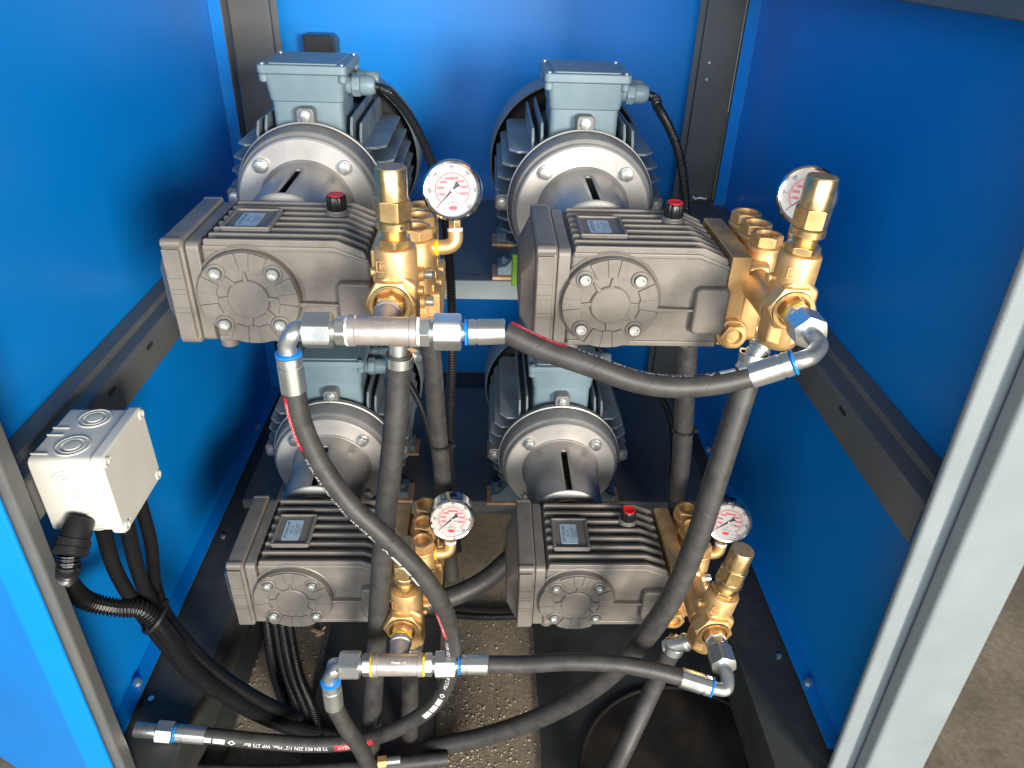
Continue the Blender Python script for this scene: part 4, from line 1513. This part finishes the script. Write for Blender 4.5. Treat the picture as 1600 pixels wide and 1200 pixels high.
for y in (JY0 + 30, JY1 - 28):
    knockout(JX0 + 38, y, JZ1 - 3, (0, 0, 1))
knockout(JX0 + 38, JY0 + 3, JZ1 - 36, (0, -1, 0))
knockout(JX0 + 52, JY0 + 3, JZ0 + 26, (0, -1, 0))
for y in (JY0 + 14, JY0 + 50, JY0 + 64):
    J(MB().box(JX0 - 0.5, JX0 + 18, y, y + 1.6, JZ1 - 3.2, JZ1 - 1.6)).build('body_rib', M['white'], t)
# glands and conduits of the box
gd = thing('conduit_gland', 'large black gland on the front of the white junction box', 'gland', (JX0 + 38, JY0, JZ0 + 26))
gdir = Vector((-0.12, -0.75, -0.62)).normalized()
MB().lathe([(15, -2), (16, 0), (16, 22), (18.5, 23), (18.5, 30), (17.5, 31), (18.5, 32), (18.5, 40), (14, 42)], (0, 0, 0), gdir, 32).build('gland_body', M['black'], gd)
g0 = Vector((JX0 + 38, JY0, JZ0 + 26)) + gdir * 40
conduit('cable_conduit', 'thick black conduit looping from the gland of the junction box',
        [g0, g0 + gdir * 16 + Vector((0, 4, -6)), at(103, 905, y=655), at(135, 938, y=668), at(180, 949, y=676), at(222, 953, y=680), at(255, 985, y=682), at(295, 1040, y=690),
         at(350, 1083, y=702), at(410, 1118, y=716), at(470, 1140, y=730), at(530, 1150, y=745)], 12.6, pitch=4.4)
conduit('cable_conduit', 'leftmost of the three black conduits below the white junction box',
        [Vector((JX0 + 40, JY0 + 30, JZ0 - 2)), at(180, 890, y=690), at(212, 945, y=694), at(252, 1000, y=700), at(305, 1060, y=708), at(375, 1100, y=722), at(450, 1130, y=738)], 9.5)
conduit('cable_conduit', 'middle one of the three black conduits below the white junction box',
        [Vector((JX0 + 58, JY0 + 52, JZ0 - 2)), at(212, 880, y=706), at(228, 925, y=706), at(256, 968, y=706), at(300, 1018, y=708), at(352, 1062, y=714), at(410, 1098, y=724), at(465, 1126, y=740)], 9.5)
conduit('cable_conduit', 'rightmost of the three black conduits below the white junction box',
        [Vector((JX0 + 58, JY0 + 90, JZ0 - 2)), at(236, 850, y=745), at(243, 915, y=738), at(258, 955, y=728), at(285, 992, y=722), at(330, 1040, y=722), at(395, 1085, y=730), at(470, 1122, y=745)], 8.8)
p_ = at(243, 962, y=690)
o = MB().lathe([(25, -2.2), (26.2, -2.2), (26.2, 2.2), (25, 2.2)], (0, 0, 0), (0.62, 0.1, -0.78), 36, False, False)
o.v = [Vector((p.x * 0.9, p.y * 1.0, p.z)) for p in o.v]
o = o.build('zip_tie', M['black'])
o.location = W(p_)
tag(o, 'black zip tie bundling the junction box conduits', 'zip tie')
# conduits lying on the floor under the lower left pump
for i, (a, b, lab) in enumerate(((415, 452, 'leftmost of the black conduits on the floor below the lower left pump'), (427, 468, 'second of the black conduits on the floor below the lower left pump'),
                                 (438, 480, 'third of the black conduits on the floor below the lower left pump'), (449, 492, 'rightmost of the black conduits on the floor below the lower left pump'))):
    conduit('cable_conduit', lab, [at(a - 6, 900, z=-1145), at(a, 960, z=-1145), at((a + b) / 2 - 5, 1050, z=-1142 - i % 2 * 4), at(b - 4, 1110, z=-1140), at(b + 10, 1170, z=-1142)], 9.5)

# second hose end crossing the very bottom left corner
pts = [at(300, 1204, z=-1150), at(420, 1207, z=-1150), at(560, 1200, z=-1150), at(700, 1185, z=-1150)]
hb_, _ = hose_thing('pressure_hose', 'black hose lying along the bottom edge of the picture', pts, 11.6, group=HOSE_G)
ferrule_parts(hb_, at(300, 1204, z=-1150), at(256, 1200, z=-1150))
# small brass nipple near the bottom
p_ = at(600, 1190, z=-1130)
t = thing('pipe_nipple', 'small brass and steel pipe nipple at the bottom edge', 'nipple', p_)
MB().hexa((0, 0, 0), (1, 0.1, 0), 17, -10, 4).build('brass_hex', M['brass'], t, bevel=0.4)
MB().cyl((0, 0, 0), (1, 0.1, 0), 7, 4, 26, 20, 0.8).build('threaded_end', M['zinc'], t)

# round oily pan at lower right
p_ = at(1075, 1215, z=GROUND + 14)
o = MB().lathe([(176, 0), (178, 3), (178, 6), (175, 6), (173, 4), (172, 3)], (0, 0, 0), (0, 0, 1), 72).build('oil_pan', M['oil'])
o.location = W(p_.x, p_.y - 10, GROUND + 11)
tag(o, 'shallow round black oily pan on the floor at lower right', 'pan')

# panel screws near the folded bottom edges
for q, X, lab in (((1268, 1052), XR - 14, 'zinc screw in the bottom fold of the right blue wall'), ((401, 659), XL + 12, 'zinc screw at the far end of the left blue wall'),
                  ((210, 1053), XL + 12, 'zinc screw at the near end of the left blue wall'), ((1114, 672), XR - 14, 'zinc screw at the far end of the right blue wall')):
    p_ = at(*q, x=X)
    o = MB().hexa((0, 0, 0), (0, 0, 1), 10, 0, 7)
    o.cyl((0, 0, 0), (0, 0, 1), 7.5, -1.0, 1, 20)
    o = o.build('panel_screw', M['zinc'])
    o.location = W(p_.x, p_.y, -1038.8)
    tag(o, lab, 'screw', 'panel screws')

# ================================================================== DEBRIS ON THE FLOOR
deb = MB()
for i in range(2600):
    if i % 3 == 0:
        x, y = random.uniform(-78, 102), random.uniform(560, 1100)
    elif i % 3 == 1:
        x, y = random.uniform(-440, -292), random.uniform(560, 1050)
    else:
        x, y = random.gauss(-20, 60), random.gauss(740, 70)
        if not -78 < x < 102:
            continue
    s_ = random.choice((1.0, 1.3, 1.7, 2.2, 3.2)) * random.uniform(0.5, 1)
    z = 0.4
    a = random.uniform(0, pi)
    pts = [(s_ * cos(a + k * pi / 2) * random.uniform(0.6, 1.3), s_ * sin(a + k * pi / 2) * random.uniform(0.6, 1.3)) for k in range(4)]
    deb.add([(x + p, y + q, z) for p, q in pts] + [(x + random.uniform(-.3, .3), y, z + s_ * random.uniform(0.4, 1.0))],
            [(0, 1, 4), (1, 2, 4), (2, 3, 4), (3, 0, 4), (3, 2, 1, 0)])
for i in range(500):
    x, y = random.uniform(640, 2600), random.uniform(200, 2600)
    s_ = random.uniform(1, 5)
    a = random.uniform(0, pi)
    pts = [(s_ * cos(a + k * pi / 2) * random.uniform(0.6, 1.3), s_ * sin(a + k * pi / 2) * random.uniform(0.6, 1.3)) for k in range(4)]
    deb.add([(x + p, y + q, 0.4) for p, q in pts] + [(x, y, s_ * 0.7)], [(0, 1, 4), (1, 2, 4), (2, 3, 4), (3, 0, 4), (3, 2, 1, 0)])
M['grit'] = pbr('floor_grit', (0.30, 0.24, 0.17), 0.6, var=0.6, scale=120)
o = deb.build('floor_grit', M['grit'])
o.location = W(0, 0, GROUND)
tag(o, 'brown grit and swarf scattered over the concrete floor', 'grit', kind='stuff')
# wood splinter with a nail
p_ = at(497, 990, z=GROUND + 4)
t = thing('wood_chip', 'small pale wood chip lying below the lower left pump', 'wood chip', (p_.x, p_.y, GROUND))
mb = MB().box(-13, 13, -3, 3, 8, 11)
mb.xform(Matrix.Rotation(-0.35, 4, 'Z'))
mb.build('splinter', M['pad'], t, bevel=0.5)
mb = MB().cyl((2, 0, 2), (0.6, 0.5, 0.6), 2, -6, 18, 10)
mb.build('splinter', M['pad'], t)
MB().box(-5, 6, -5, 6, 0.5, 8).build('lump', M['grit'], t, bevel=2)
